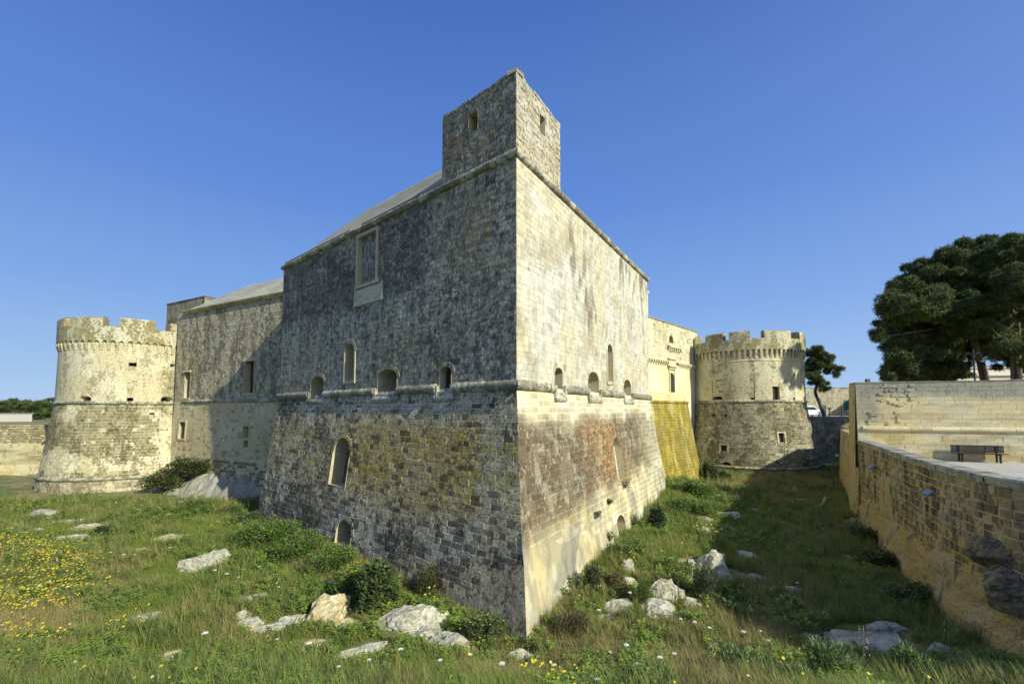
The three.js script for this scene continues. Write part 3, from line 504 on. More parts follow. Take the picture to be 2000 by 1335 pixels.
    mb.quad(P(3.2, RW, top), P(e - RW * 1.15, RW, top), P(e, RW * 2.6, HT + 0.2), P(3.2, RW * 2.6, HT + 0.2), [[0, 0], [1, 0], [1, 0.5], [0, 0.5]], WHITE, [0, 1, 0]); mb.tri(P(e, 0, HT + 0.3), P(e - RW * 1.15, RW, top), P(e, RW * 2.6, HT + 0.2), [0, 0], [0.5, 0.5], [1, 0], WHITE, [0, 1, 0]); mb.tri(P(3.2, 0, HT + 0.2), P(3.2, RW, top), P(3.2, RW * 2.6, HT + 0.2), [0, 0], [0.5, 0.5], [1, 0], WHITE, null);
    part(roof, 'rear_slope', mb, paleStone); }
  // carved coat of arms in a frame, blank tablet below
  const arms = new THREE.Group(); arms.name = 'carved_panel'; root.add(arms);
  { const o = ope.UL[4], bmat = noiseMat(creamTex(51, 0.9, 0.12, [0.38, 0.36, 0.30], [0.10, 0.10, 0.10]), 0.02, 6), N = 44, M = 64, mb = new MB();
    const hgt = (u, v) => { let z = 0; const blob = (x, y, a, b, k) => { const e = ((u - x) / a) ** 2 + ((v - y) / b) ** 2; z = Math.max(z, k * Math.sqrt(Math.max(0, 1 - e))); };
      blob(0.5, 0.30, 0.26, 0.25, 0.17); blob(0.5, 0.62, 0.20, 0.14, 0.15); blob(0.48, 0.78, 0.12, 0.09, 0.16); blob(0.3, 0.7, 0.16, 0.16, 0.10); blob(0.72, 0.7, 0.16, 0.18, 0.11); blob(0.5, 0.92, 0.2, 0.06, 0.1); blob(0.2, 0.35, 0.1, 0.28, 0.07); blob(0.82, 0.36, 0.1, 0.28, 0.08); blob(0.5, 0.06, 0.3, 0.06, 0.06);
      return z * (0.75 + 0.5 * fbm(u * 9, v * 13, 3)) + 0.025 * fbm(u * 22, v * 30, 2); };
    const P = (i, j) => { const s = o.s0 + (o.s1 - o.s0) * i / N, h = o.h0 + (o.h1 - o.h0) * j / M; return [fUL.pos(s, h, -0.2 + hgt(1 - i / N, j / M)), [s / 3, h / 3]]; };
    for (let i = 0; i < N; i++) for (let j = 0; j < M; j++) { const qd = [P(i, j), P(i + 1, j), P(i + 1, j + 1), P(i, j + 1)]; mb.quad(...qd.map((e) => e[0]), qd.map((e) => e[1]), WHITE, fUL.nrm()); }
    part(arms, 'coat_of_arms', mb, bmat);
    for (const [a, b, c, e] of [[8.4, 8.56, 5.9, 8.5], [10.14, 10.3, 5.9, 8.5], [8.56, 10.14, 8.36, 8.5], [8.35, 10.35, 5.86, 6.0]]) part(arms, 'frame_moulding', slab(fUL, a, b, c, e, -0.2, 0.075, grey(0.95)), matJamb);
    const tab = part(root, 'tablet', slab(fUL, 8.12, 10.3, 5.08, 5.8, -0.02, 0.015, grey(1.05)), matJamb); for (const [a, b, c, e] of [[8.0, 8.12, 5.0, 5.86], [10.3, 10.42, 5.0, 5.86], [8.12, 10.3, 5.0, 5.08]]) part(tab, 'frame_moulding', slab(fUL, a, b, c, e, -0.02, 0.06, grey(1.0)), matJamb); }
}

// ---------------------------------------------------------------- the two round towers
function roundTower(P) {
  const { c, r0, bat, label } = P, a0 = Math.atan2(-c[0], c[1]);
  const prof = (h) => h > P.cord ? r0 : r0 + 0.05 + (bat - r0) * (P.cord - h) / (P.cord - P.torus);
  const tex = { R: r0, w: 10, h0: 0, h: 10 }, fU = roundFace(c, prof, tex), fB = roundFace(c, prof, { ...tex }), fP = roundFace(c, () => bat + 0.16, tex), fT = roundFace(c, () => P.par, { ...tex });
  const root = thing('round_tower', label, 'tower', W3(c[0], P.base, c[1]));
  const wins = P.wins.map(([s, w, h0, h1, rise, depth]) => { const q = a0 + (s - a0) * P.k; return hole(q - w / 2, q + w / 2, h0, h1, rise ?? 0, depth ?? 1.6); });
  const up = wins.filter((o) => o.h0 > P.cord), lowW = wins.filter((o) => o.h0 < P.cord && o.h1 > P.torus), plW = wins.filter((o) => o.h1 < P.torus);
  const A = a0 - Math.PI, Z = a0 + Math.PI, step = Math.PI / 40;
  const w1 = new MB(); columns(w1, fU, breaksOf(A, Z, step, up), () => P.cord, () => P.arch + 0.2, [], up); part(root, 'upper_wall', w1, P.mUp);
  const w2 = new MB(); columns(w2, fB, breaksOf(A, Z, step, lowW), () => P.torus, () => P.cord, [(P.cord + P.torus) / 2], lowW); part(root, 'sloping_wall', w2, P.mLow);
  const w3 = new MB(); columns(w3, fP, breaksOf(A, Z, step, plW), () => P.base - 0.8, () => P.torus - 0.1, [], plW);
  for (let i = 0; i < 80; i++) { const s = A + i * step, e = s + step; w3.quad(fP.pos(s, P.torus - 0.1), fP.pos(e, P.torus - 0.1), fP.pos(e, P.torus - 0.1, -0.6), fP.pos(s, P.torus - 0.1, -0.6), [[0, 0], [0.1, 0], [0.1, 0.1], [0, 0.1]], WHITE, [0, 1, 0]); } part(root, 'plinth', w3, P.mLow);
  for (const [f, list] of [[fU, up], [fB, lowW], [fP, plW]]) for (const o of list) {
    const w = part(root, 'window', niche(f, o), matJamb);
    if (o.h1 - o.h0 > 0.6 && !o.rise) { part(w, 'frame', slab(f, o.s0 - 0.13 / r0, o.s0, o.h0 - 0.1, o.h1 + 0.14, -0.02, 0.045, grey(1.15)), P.mUp); part(w, 'frame', slab(f, o.s1, o.s1 + 0.13 / r0, o.h0 - 0.1, o.h1 + 0.14, -0.02, 0.045, grey(1.15)), P.mUp); part(w, 'lintel', slab(f, o.s0, o.s1, o.h1, o.h1 + 0.14, -0.02, 0.05, grey(1.1)), P.mUp); part(w, 'shutter', slab(f, o.s0, o.s1, o.h0, o.h1, -0.3, -0.26), matDark); }
    if (o.rise) { const m = (o.s0 + o.s1) / 2, w2_ = (o.s1 - o.s0) / 2 * r0, N = 7; for (let a = 0; a < N; a++) { const mb = new MB(), B0 = Math.PI * (a + 0.05) / N, B1 = Math.PI * (a + 0.95) / N, Q = (t, g) => [m - Math.cos(t) * (w2_ + g) / r0, o.h1 - o.rise + Math.sin(t) * (o.rise + g)], q = [Q(B0, 0), Q(B1, 0), Q(B1, 0.16), Q(B0, 0.16)]; mb.quad(...q.map(([s, h]) => f.pos(s, h, 0.03)), q.map(([s, h]) => f.uv(s, h)), grey(0.95 + 0.2 * TAB[a * 31]), f.nrm(m)); part(w, 'arch_stone', mb, P.mUp); } }
  }
  const vis = (x) => [() => a0 - 1.75, () => a0 + 1.75][x];
  const jl = (v, w, r) => { const k = v + (r() - 0.5) * w; return [k, k * (0.985 + 0.03 * r()), k * (0.96 + 0.06 * r())]; };
  const mats = new Map([[fU, P.mUp], [fB, P.mLow], [fT, P.mUp], [fP, P.mLow]]);
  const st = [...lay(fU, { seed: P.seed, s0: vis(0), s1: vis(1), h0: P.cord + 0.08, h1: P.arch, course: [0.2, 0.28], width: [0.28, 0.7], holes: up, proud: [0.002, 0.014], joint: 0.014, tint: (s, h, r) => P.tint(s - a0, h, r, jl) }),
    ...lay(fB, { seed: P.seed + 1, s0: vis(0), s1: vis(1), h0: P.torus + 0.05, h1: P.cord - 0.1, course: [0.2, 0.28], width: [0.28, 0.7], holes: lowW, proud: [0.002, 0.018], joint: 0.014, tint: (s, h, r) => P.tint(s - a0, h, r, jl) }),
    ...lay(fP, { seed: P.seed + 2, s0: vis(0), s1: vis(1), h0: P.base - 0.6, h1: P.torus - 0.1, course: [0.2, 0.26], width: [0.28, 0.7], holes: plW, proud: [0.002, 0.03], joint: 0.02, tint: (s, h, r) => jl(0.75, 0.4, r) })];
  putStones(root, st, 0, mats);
  rollRow(root, 'cordon_stone', fU, a0 - 1.75, a0 + 1.75, P.cord, 0.15, matRoll, { seed: P.seed, rough: 0.12, len: 1.3 });
  rollRow(root, 'base_moulding', fB, a0 - 1.75, a0 + 1.75, P.torus, 0.14, matRoll, { seed: P.seed + 4, rough: 0.18, len: 1.2, d0: 0.1 });
  if (P.string) rollRow(root, 'string_course', fU, a0 - 1.75, a0 + 1.75, P.string, 0.06, P.mUp, { seed: P.seed + 8, rough: 0.05, len: 1.6 });
  // corbels with little arches between them, parapet and merlons
  const n = P.corbels, dA = Math.PI * 2 / n, ov = P.par - r0, fA = P.arch, cb = P.corb;
  for (let i = 0; i < n; i++) {
    const s = (i + 0.5) * dA + a0 - Math.PI, facing = Math.abs(s - a0); if (facing > 2) continue;
    const hw = dA * 0.2, mb = new MB(), H = fA - cb, t = 0.85 + 0.3 * TAB[i * 7 + P.seed];
    for (let k = 0; k < 3; k++) slab(fU, s - hw, s + hw, cb + H * k / 3 + 0.008, cb + H * (k + 1) / 3, -0.05, ov * (0.42 + 0.29 * k), grey(t), mb);
    part(root, 'corbel', mb, P.mUp);
  }
  const par = new MB(), lo = (s) => { const p = ((s - a0 + Math.PI) / dA - 0.5) % 1, q = Math.abs((p < 0 ? p + 1 : p) - 0.5) * 2, x = cl((0.8 - (1 - q) * 0 - 0) ), u = cl(1 - ((1 - q) / 1)), v = (q < 0.62) ? Math.sqrt(1 - (q / 0.62) ** 2) : 0; return fA - 0.02 + P.archRise * v; };
  const sb = []; for (let i = 0; i <= n * 10; i++) sb.push(a0 - Math.PI + dA * (i / 10 + 0.5));
  columns(par, fT, sb, lo, () => P.cren, [], []);
  for (let i = 0; i + 1 < sb.length; i++) par.quad(fT.pos(sb[i], lo(sb[i])), fT.pos(sb[i + 1], lo(sb[i + 1])), fT.pos(sb[i + 1], lo(sb[i + 1]), -ov), fT.pos(sb[i], lo(sb[i]), -ov), [[0, 0], [0.05, 0], [0.05, 0.05], [0, 0.05]], WHITE, [0, -1, 0]);
  const th = 0.85; for (let i = 0; i < 80; i++) { const s = A + i * step, e = s + step; par.quad(fT.pos(s, P.cren), fT.pos(e, P.cren), fT.pos(e, P.cren + 0.12, -th), fT.pos(s, P.cren + 0.12, -th), [fT.uv(s, 0), fT.uv(e, 0), fT.uv(e, 0.8), fT.uv(s, 0.8)], WHITE, [0, 1, 0]); par.quad(fT.pos(s, P.cren + 0.12, -th), fT.pos(e, P.cren + 0.12, -th), fT.pos(e, P.cren - 1, -th), fT.pos(s, P.cren - 1, -th), [fT.uv(s, 0), fT.uv(e, 0), fT.uv(e, 0.8), fT.uv(s, 0.8)], WHITE, [-Math.sin(s), 0, -Math.cos(s)]); par.tri(W3(c[0], P.cren - 0.9, c[1]), fT.pos(s, P.cren - 0.9, -th + 0.02), fT.pos(e, P.cren - 0.9, -th + 0.02), [0.5, 0.5], [0, 0], [1, 0], WHITE, [0, 1, 0]); }
  part(root, 'parapet', par, P.mPar);
  for (const [s0, s1] of P.merlons) {
    const mb = new MB(), q0 = a0 + s0, q1 = a0 + s1, N = Math.max(2, Math.round((q1 - q0) / 0.07)), top = P.top + 0.05 * (TAB[Math.round(s0 * 90 + 900)] - 0.5), bt = P.cren - 0.03, U = (s, h) => fT.uv(s, h), t = grey(0.92 + 0.16 * TAB[Math.round(s1 * 90 + 900)]);
    for (let i = 0; i < N; i++) { const s = q0 + (q1 - q0) * i / N, e = q0 + (q1 - q0) * (i + 1) / N, n1 = fT.nrm(s), n2 = fT.nrm(e);
      mb.quad(fT.pos(s, bt, 0.003), fT.pos(e, bt, 0.003), fT.pos(e, top - 0.12, 0.003), fT.pos(s, top - 0.12, 0.003), [U(s, bt), U(e, bt), U(e, top), U(s, top)], t, n1, [n1, n2, n2, n1]); mb.quad(fT.pos(s, top - 0.12, 0.003), fT.pos(e, top - 0.12, 0.003), fT.pos(e, top, -0.1), fT.pos(s, top, -0.1), [U(s, 0), U(e, 0), U(e, 0.2), U(s, 0.2)], t, n1);
      mb.quad(fT.pos(s, top, -0.1), fT.pos(e, top, -0.1), fT.pos(e, top + 0.06, -th), fT.pos(s, top + 0.06, -th), [U(s, 0), U(e, 0), U(e, 0.8), U(s, 0.8)], t, [0, 1, 0]); mb.quad(fT.pos(s, bt, -th), fT.pos(e, bt, -th), fT.pos(e, top + 0.06, -th), fT.pos(s, top + 0.06, -th), [U(s, bt), U(e, bt), U(e, top), U(s, top)], t, [-n1[0], 0, -n1[2]]); }
    for (const s of [q0, q1]) mb.quad(fT.pos(s, bt, 0.003), fT.pos(s, bt, -th), fT.pos(s, top + 0.06, -th), fT.pos(s, top - 0.06, 0.003), [[0, 0], [0.08, 0], [0.08, 0.1], [0, 0.1]], t, sub(fT.pos(s, bt), fT.pos((q0 + q1) / 2, bt)));
    part(root, 'merlon', mb, P.mPar);
  }
  return root;
}
const towerUp = noiseMat(creamTex(61, 0.72, 0.05, [0.55, 0.49, 0.345], [0.23, 0.19, 0.11]), 0.012, 6), towerLow = noiseMat(creamTex(71, 0.8, 0.06, [0.54, 0.48, 0.34], [0.17, 0.135, 0.07]), 0.015, 6), towerPar = noiseMat(creamTex(81, 0.88, 0.12, [0.50, 0.455, 0.33], [0.185, 0.15, 0.045]), 0.015, 6);
const towerLowGrey = noiseMat(creamTex(91, 0.85, 0.10, [0.47, 0.42, 0.30], [0.13, 0.11, 0.07]), 0.015, 6);
{
  const mer = (per, w, off) => { const o = []; for (let i = -4; i <= 4; i++) o.push([i * per + off - w / 2, i * per + off + w / 2]); return o; };
  roundTower({ c: [-34.72, 42], r0: 5.25, bat: 5.98, par: 5.42, base: -6.5, cord: 0.62, torus: -5.42, arch: 5.5, corb: 4.95, archRise: 0.22, cren: 6.88, top: 7.62, corbels: 62, k: 1.08, seed: 101, label: 'round battlemented tower at the end of the left curtain wall, bushes at its foot',
    mUp: towerUp, mLow: towerLow, mPar: towerPar, merlons: mer(0.64, 0.44, -0.02),
    tint: (s, h, r, jl) => { const d = fbm(s * 2.2 + 4, h * 0.5 + 8, 3), dirt = h < 0.6 ? sm(0.38, 0.54, d + 0.15 * sm(-4.2, -2, h) - 0.16 * sm(-3, -4.5, h) - 0.1 * sm(0.2, 0.8, s)) : sm(0.40, 0.52, fbm(s * 2.4 + 14, h * 0.7 + 3, 3)) * sm(4.6, 3.8, h) * 0.62; const k = jl(1.06, 0.3, r), q = dirt * (0.75 + 0.25 * r()); return [k[0] * (1 - 0.64 * q), k[1] * (1 - 0.66 * q), k[2] * (1 - 0.76 * q)]; },
    wins: [[0.635, 0.1, 3.67, 3.97], [1.126, 0.075, 3.81, 4.06], [0.097, 0.175, 0.78, 1.16, 0.24], [0.625, 0.08, 0.78, 1.05], [1.068, 0.18, 0.78, 1.2, 0.26], [0.882, 0.06, -0.62, -0.2, 0, 0.3], [0.842, 0.07, -6.36, -6.1]] });
  roundTower({ c: [26.5, 52], r0: 5.92, bat: 6.85, par: 6.12, base: -6.5, cord: 0.93, torus: -5.75, arch: 6.05, corb: 5.4, archRise: 0.22, cren: 7.36, top: 8.16, corbels: 76, k: 1.02, seed: 121, string: 5.1, label: 'round battlemented tower partly shaded by pines, beyond the mossy yellow platform',
    mUp: towerUp, mLow: towerLowGrey, mPar: towerPar, merlons: [[-1.35, -0.86], [-0.62, -0.3], [-0.2, 0.12], [0.34, 0.82], [1.06, 1.4], [1.6, 2], [-2.1, -1.6]],
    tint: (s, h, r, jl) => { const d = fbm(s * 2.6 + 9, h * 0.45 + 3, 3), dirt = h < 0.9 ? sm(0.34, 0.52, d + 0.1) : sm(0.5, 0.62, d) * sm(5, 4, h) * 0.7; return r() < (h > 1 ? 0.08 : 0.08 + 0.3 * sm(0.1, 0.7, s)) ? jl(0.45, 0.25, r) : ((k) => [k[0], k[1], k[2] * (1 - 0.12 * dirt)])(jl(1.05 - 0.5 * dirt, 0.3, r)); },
    wins: [[-0.895, 0.187, 1.12, 1.5, 0.24], [-0.337, 0.07, 1.1, 1.3], [0.033, 0.125, 1.05, 2.42], [0.387, 0.06, 1.1, 1.3], [-0.964, 0.075, -0.71, -0.38], [-0.752, 0.045, -0.7, -0.38], [-0.767, 0.095, -4.2, -3.58], [0.044, 0.095, -3.17, -2.26], [-0.727, 0.13, -5.6, -5.25, 0.18], [0.29, 0.055, -5.3, -5.1]] });
}

// ---------------------------------------------------------------- left curtain wall with its hall roof
{
  const A = [-28.45, 39.2], u = [0.8768, -0.4808], n = [-0.4808, -0.8768], root = thing('curtain_wall', 'grey lichened curtain wall between the left round tower and the bastion', 'wall', W3(A[0] + u[0] * 8, -5.6, A[1] + u[1] * 8));
  const tU = T(0, 0, 10, 10), texU = creamTex(131, 0.88, 0.10, [0.43, 0.385, 0.28], [0.11, 0.10, 0.08]), texL = creamTex(141, 0.5, 0.03, [0.50, 0.42, 0.27], [0.25, 0.19, 0.09]);
  const mU = noiseMat(texU, 0.02, 6), mL = noiseMat(texL, 0.01, 6), fU = planeFace(A, u, n, 0, 0, tU), fL = planeFace(A, u, n, 0.04, 0.75, T(0, 0, 10, 10));
  const hU = [hole(9.04, 10.15, 1.3, 3.75, 0, 0.7), hole(0.35, 1.25, 1.05, 3.25, 0, 0.7)], hL = [hole(0.02, 0.98, -2.38, -1.0, 0, 0.5), hole(9.2, 9.92, -2.05, -1.22, 0, 0.4), hole(9.36, 9.95, -2.75, -2.28, 0, 0.4)];
  const E = 17.6, S = -1.2, Hc = 0.75, He = 8.3;
  let mb = new MB(); columns(mb, fU, breaksOf(S, E, 4, hU), () => Hc, () => He + 0.2, [], hU); part(root, 'upper_wall', mb, mU);
  mb = new MB(); columns(mb, fL, breaksOf(S, E, 4, hL), () => -6.8, () => Hc, [], hL); part(root, 'lower_wall', mb, mL);
  const jl = (v, w, r) => { const k = v + (r() - 0.5) * w; return [k, k, k * (0.96 + 0.06 * r())]; };
  putStones(root, [...lay(fU, { seed: 201, s0: () => S, s1: () => E, h0: Hc + 0.1, h1: He, course: [0.19, 0.26], width: [0.26, 0.6], holes: hU, proud: [0, 0.016], tint: (s, h, r) => jl(1, 0.4, r), joint: 0.014 }), ...lay(fL, { seed: 202, s0: () => S, s1: () => E, h0: -6.4, h1: Hc - 0.1, course: [0.2, 0.28], width: [0.3, 0.65], holes: hL, proud: [0, 0.01], joint: 0.012, tint: (s, h, r) => h < -3.9 && r() < 0.6 ? jl(0.4, 0.3, r) : r() < 0.14 ? jl(0.7, 0.2, r) : jl(1.04, 0.16, r) })], 0, new Map([[fU, mU], [fL, mL]]));
  rollRow(root, 'cordon_stone', fU, 0.2, E, Hc, 0.15, matRoll, { seed: 205, len: 1.4 });
  for (const o of hU) { const w = part(root, 'window', niche(fU, o), matJamb); part(w, 'lintel', slab(fU, o.s0 - 0.15, o.s1 + 0.1, o.h1, o.h1 + 0.16, -0.1, 0.12, grey(1.1)), matJamb); part(w, 'casement', slab(fU, o.s0 + 0.02, o.s1 - 0.02, o.h0 + 0.02, o.h1 - 0.02, -0.52, -0.5), plain(0.05, 0.05, 0.05, 0.2)); for (const [a, b, c, e] of [[o.s0, o.s1, o.h0, o.h0 + 0.07], [o.s0, o.s1, o.h1 - 0.07, o.h1], [o.s0, o.s0 + 0.07, o.h0, o.h1], [o.s1 - 0.07, o.s1, o.h0, o.h1], [(o.s0 + o.s1) / 2 - 0.03, (o.s0 + o.s1) / 2 + 0.03, o.h0, o.h1]]) part(w, 'casement_bar', slab(fU, a, b, c, e, -0.5, -0.44), matWood); part(w, 'sill', slab(fU, o.s0 - 0.1, o.s1 + 0.1, o.h0 - 0.13, o.h0 - 0.004, -0.1, 0.1, grey(1.05)), matJamb); }
  hL.forEach((o, i) => { const w = part(root, 'window', niche(fL, o), matJamb); if (i) { part(w, 'blocking', slab(fL, o.s0, o.s1, o.h0, o.h1, -0.36, -0.3, grey(0.6)), mL); return; }
    part(w, 'glass_pane', slab(fL, o.s0, o.s1, o.h0, o.h1, -0.34, -0.32), plain(0.03, 0.035, 0.045, 0.1));
    for (let k = 1; k < 6; k++) { const s = o.s0 + (o.s1 - o.s0) * k / 6; part(w, 'grille_bar', slab(fL, s - 0.012, s + 0.012, o.h0, o.h1, -0.17, -0.146), plain(0.22, 0.22, 0.22, 0.5, 0.3)); } for (let k = 1; k < 8; k++) { const h = o.h0 + (o.h1 - o.h0) * k / 8; part(w, 'grille_bar', slab(fL, o.s0, o.s1, h - 0.012, h + 0.012, -0.144, -0.12), plain(0.22, 0.22, 0.22, 0.5, 0.3)); }
    for (const [a, b, c, e] of [[o.s0 - 0.16, o.s0 - 0.003, o.h0 - 0.14, o.h1 + 0.2], [o.s1 + 0.003, o.s1 + 0.16, o.h0 - 0.14, o.h1 + 0.2], [o.s0, o.s1, o.h1 + 0.003, o.h1 + 0.2], [o.s0, o.s1, o.h0 - 0.14, o.h0 - 0.003]]) part(w, 'frame', slab(fL, a, b, c, e, -0.02, 0.06, grey(1.1)), mL); });
  // moulded cornice and flagstone roof
  const mR = noiseMat(creamTex(151, 0.45, 0.02, [0.40, 0.37, 0.30], [0.17, 0.16, 0.13]), 0.01, 6), mC = noiseMat(creamTex(161, 0.8, 0.08, [0.46, 0.40, 0.22], [0.24, 0.20, 0.05]), 0.01, 6);
  { const r = rng(208); let s = -0.1; while (s < E) { const e = Math.min(E, s + 1 + 0.5 * r()), c = grey(0.9 + 0.2 * r()); const m = new MB(); slab(fU, s, e - 0.008, He, He + 0.1, -0.05, 0.1, c, m); slab(fU, s, e - 0.008, He + 0.1, He + 0.22, -0.05, 0.2, c, m); slab(fU, s, e - 0.008, He + 0.22, He + 0.3, -0.05, 0.27, c, m); part(root, 'cornice_stone', m, mC); s = e; } }
  const roof = new THREE.Group(); roof.name = 'roof'; root.add(roof); const r = rng(209), RW = 5, tl = 0.66, nc = 12;
  for (let i = 0; i < nc; i++) { let s = 1.0; const w0 = RW * i / nc, w1 = RW * (i + 1) / nc + 0.06; while (s < E - 0.05) { const e = Math.min(E, s + 1 + 0.7 * r()), g = grey(0.82 + 0.3 * r()), P = (a, w, o) => fU.pos(a, He + 0.3 + w * tl + o, 0.2 - w), m = new MB(); m.quad(P(s, w0, 0.035), P(e - 0.01, w0, 0.035), P(e - 0.01, w1, 0), P(s, w1, 0), [[s / 10, w0 / 8], [e / 10, w0 / 8], [e / 10, w1 / 8], [s / 10, w1 / 8]], g, [0, 1, 0]); m.quad(P(s, w0, 0.035), P(e - 0.01, w0, 0.035), P(e - 0.01, w0, -0.02), P(s, w0, -0.02), [[0, 0], [0.1, 0], [0.1, 0.01], [0, 0.01]], g, fU.nrm()); part(roof, 'roof_flagstone', m, mR); s = e; } }
  mb = new MB(); { const P = (a, w, h) => fU.pos(a, h, 0.2 - w), top = He + 0.3 + RW * tl; mb.quad(P(1, RW, top), P(E, RW, top), P(E, RW * 2, He + 0.3), P(1, RW * 2, He + 0.3), [[0, 0], [1, 0], [1, 1], [0, 1]], WHITE, [0, 1, 0]); mb.tri(P(1, 0, He + 0.25), P(1, RW, top), P(1, RW * 2, He + 0.3), [0, 0], [0.5, 0.5], [1, 0], WHITE, null); } part(roof, 'rear_slope', mb, mR);
  // flat-topped block at the tower end of the hall
  mb = new MB(); slab(fU, -5.5, 1.0, 5.9, 10.0, -8, -1, grey(0.72), mb); slab(fU, -5.55, 1.05, 10.0, 10.08, -8.1, -0.95, grey(0.42), mb); part(root, 'end_block', mb, mU);
}

// ---------------------------------------------------------------- right curtain wall, its window front and the mossy platform below
{
  const A = [13.48, 43.6], u = [0.6904, 0.7234], n = [0.7234, -0.6904], root = thing('palace_front', 'cream palace front with corbel table and pedimented window left of the right tower', 'building', W3(A[0] + u[0] * 4, -6, A[1] + u[1] * 4));
  const tt = T(0, 0, 10, 10), f = planeFace(A, u, n, 0, 0, tt), m = noiseMat(creamTex(171, 0.65, 0.06, [0.58, 0.53, 0.39], [0.27, 0.235, 0.15]), 0.012, 6), m2 = noiseMat(creamTex(181, 0.15, 0, [0.60, 0.53, 0.37], [0.38, 0.32, 0.2]), 0.006, 6);
  const hs = [hole(3.87, 4.8, 6.95, 7.75, 0.42, 0.5), hole(3.8, 4.8, 1.4, 3.86, 0.48, 0.55)], S = -16, E = 11.2, H = 8.9;
  let mb = new MB(); columns(mb, f, breaksOf(S, E, 4, hs), () => -7, () => H, [], hs); part(root, 'wall', mb, m2);
  const jl = (v, w, r) => { const k = v + (r() - 0.5) * w; return [k, k, k * (0.96 + 0.06 * r())]; };
  putStones(root, lay(f, { seed: 301, s0: () => -3, s1: () => E, h0: 4.95, h1: H, course: [0.2, 0.27], width: [0.28, 0.6], holes: hs, proud: [0, 0.014], tint: (s, h, r) => r() < 0.08 ? jl(0.7, 0.2, r) : jl(1, 0.2, r) }), 0, new Map([[f, m]]));
  part(root, 'coping', slab(f, S, E, H, H + 0.12, -6, 0.08, grey(0.5)), m);
  hs.forEach((o, i) => { const w = part(root, 'window', niche(f, o), matJamb); part(w, 'casement', slab(f, o.s0, o.s1, o.h0, o.h1, -0.5, -0.44), plain(0.10, 0.11, 0.12, 0.4)); part(w, 'casement_bar', slab(f, (o.s0 + o.s1) / 2 - 0.04, (o.s0 + o.s1) / 2 + 0.04, o.h0, o.h1 - 0.02, -0.438, -0.39), matWood);
    if (i) { part(w, 'jamb', slab(f, o.s0 - 0.2, o.s0, o.h0, 4.2, -0.02, 0.1), m2); part(w, 'jamb', slab(f, o.s1, o.s1 + 0.2, o.h0, 4.2, -0.02, 0.1), m2); part(w, 'frieze', slab(f, o.s0 - 0.35, o.s1 + 0.35, 4.2, 4.42, -0.02, 0.16), m2); part(w, 'cornice', slab(f, o.s0 - 0.5, o.s1 + 0.5, 4.42, 4.56, -0.02, 0.32), m2); part(w, 'panel', slab(f, o.s0 - 0.3, o.s1 + 0.3, 4.56, 5.2, -0.02, 0.1), m2); part(w, 'panel_cornice', slab(f, o.s0 - 0.45, o.s1 + 0.45, 5.2, 5.32, -0.02, 0.26), m2); }
    else { part(w, 'balcony_slab', slab(f, o.s0 - 0.55, o.s1 + 1.6, 6.42, 6.6, 0, 0.32), m); for (let k = 0; k < 7; k++) part(w, 'bracket', slab(f, o.s0 - 0.5 + k * 0.46, o.s0 - 0.3 + k * 0.46, 6.1, 6.42, 0, 0.24), m); } });
  for (let s = -2.8; s < E - 0.3; s += 0.5) { if (s > 3.2 && s < 5.3) continue; mb = new MB(); slab(f, s, s + 0.22, 4.55, 4.72, 0, 0.14, WHITE, mb); slab(f, s, s + 0.22, 4.72, 4.9, 0, 0.24, WHITE, mb); part(root, 'corbel', mb, m2); }
  part(root, 'corbel_table', slab(f, -3, 3.25, 4.9, 5.0, 0, 0.28), m2); part(root, 'corbel_table', slab(f, 5.35, E, 4.9, 5.0, 0, 0.28), m2);
  // taller block behind with a small cornice
  mb = new MB(); slab(f, -9, -0.05, 8.9, 11.35, -4, -0.4, WHITE, mb); part(root, 'upper_block', mb, m2); part(root, 'block_cornice', slab(f, -9.1, 0.12, 11.35, 11.6, -4.1, -0.2, grey(0.8)), m); part(root, 'block_pilaster', slab(f, -0.35, -0.1, 8.95, 11.34, -0.398, -0.25), m2);
}
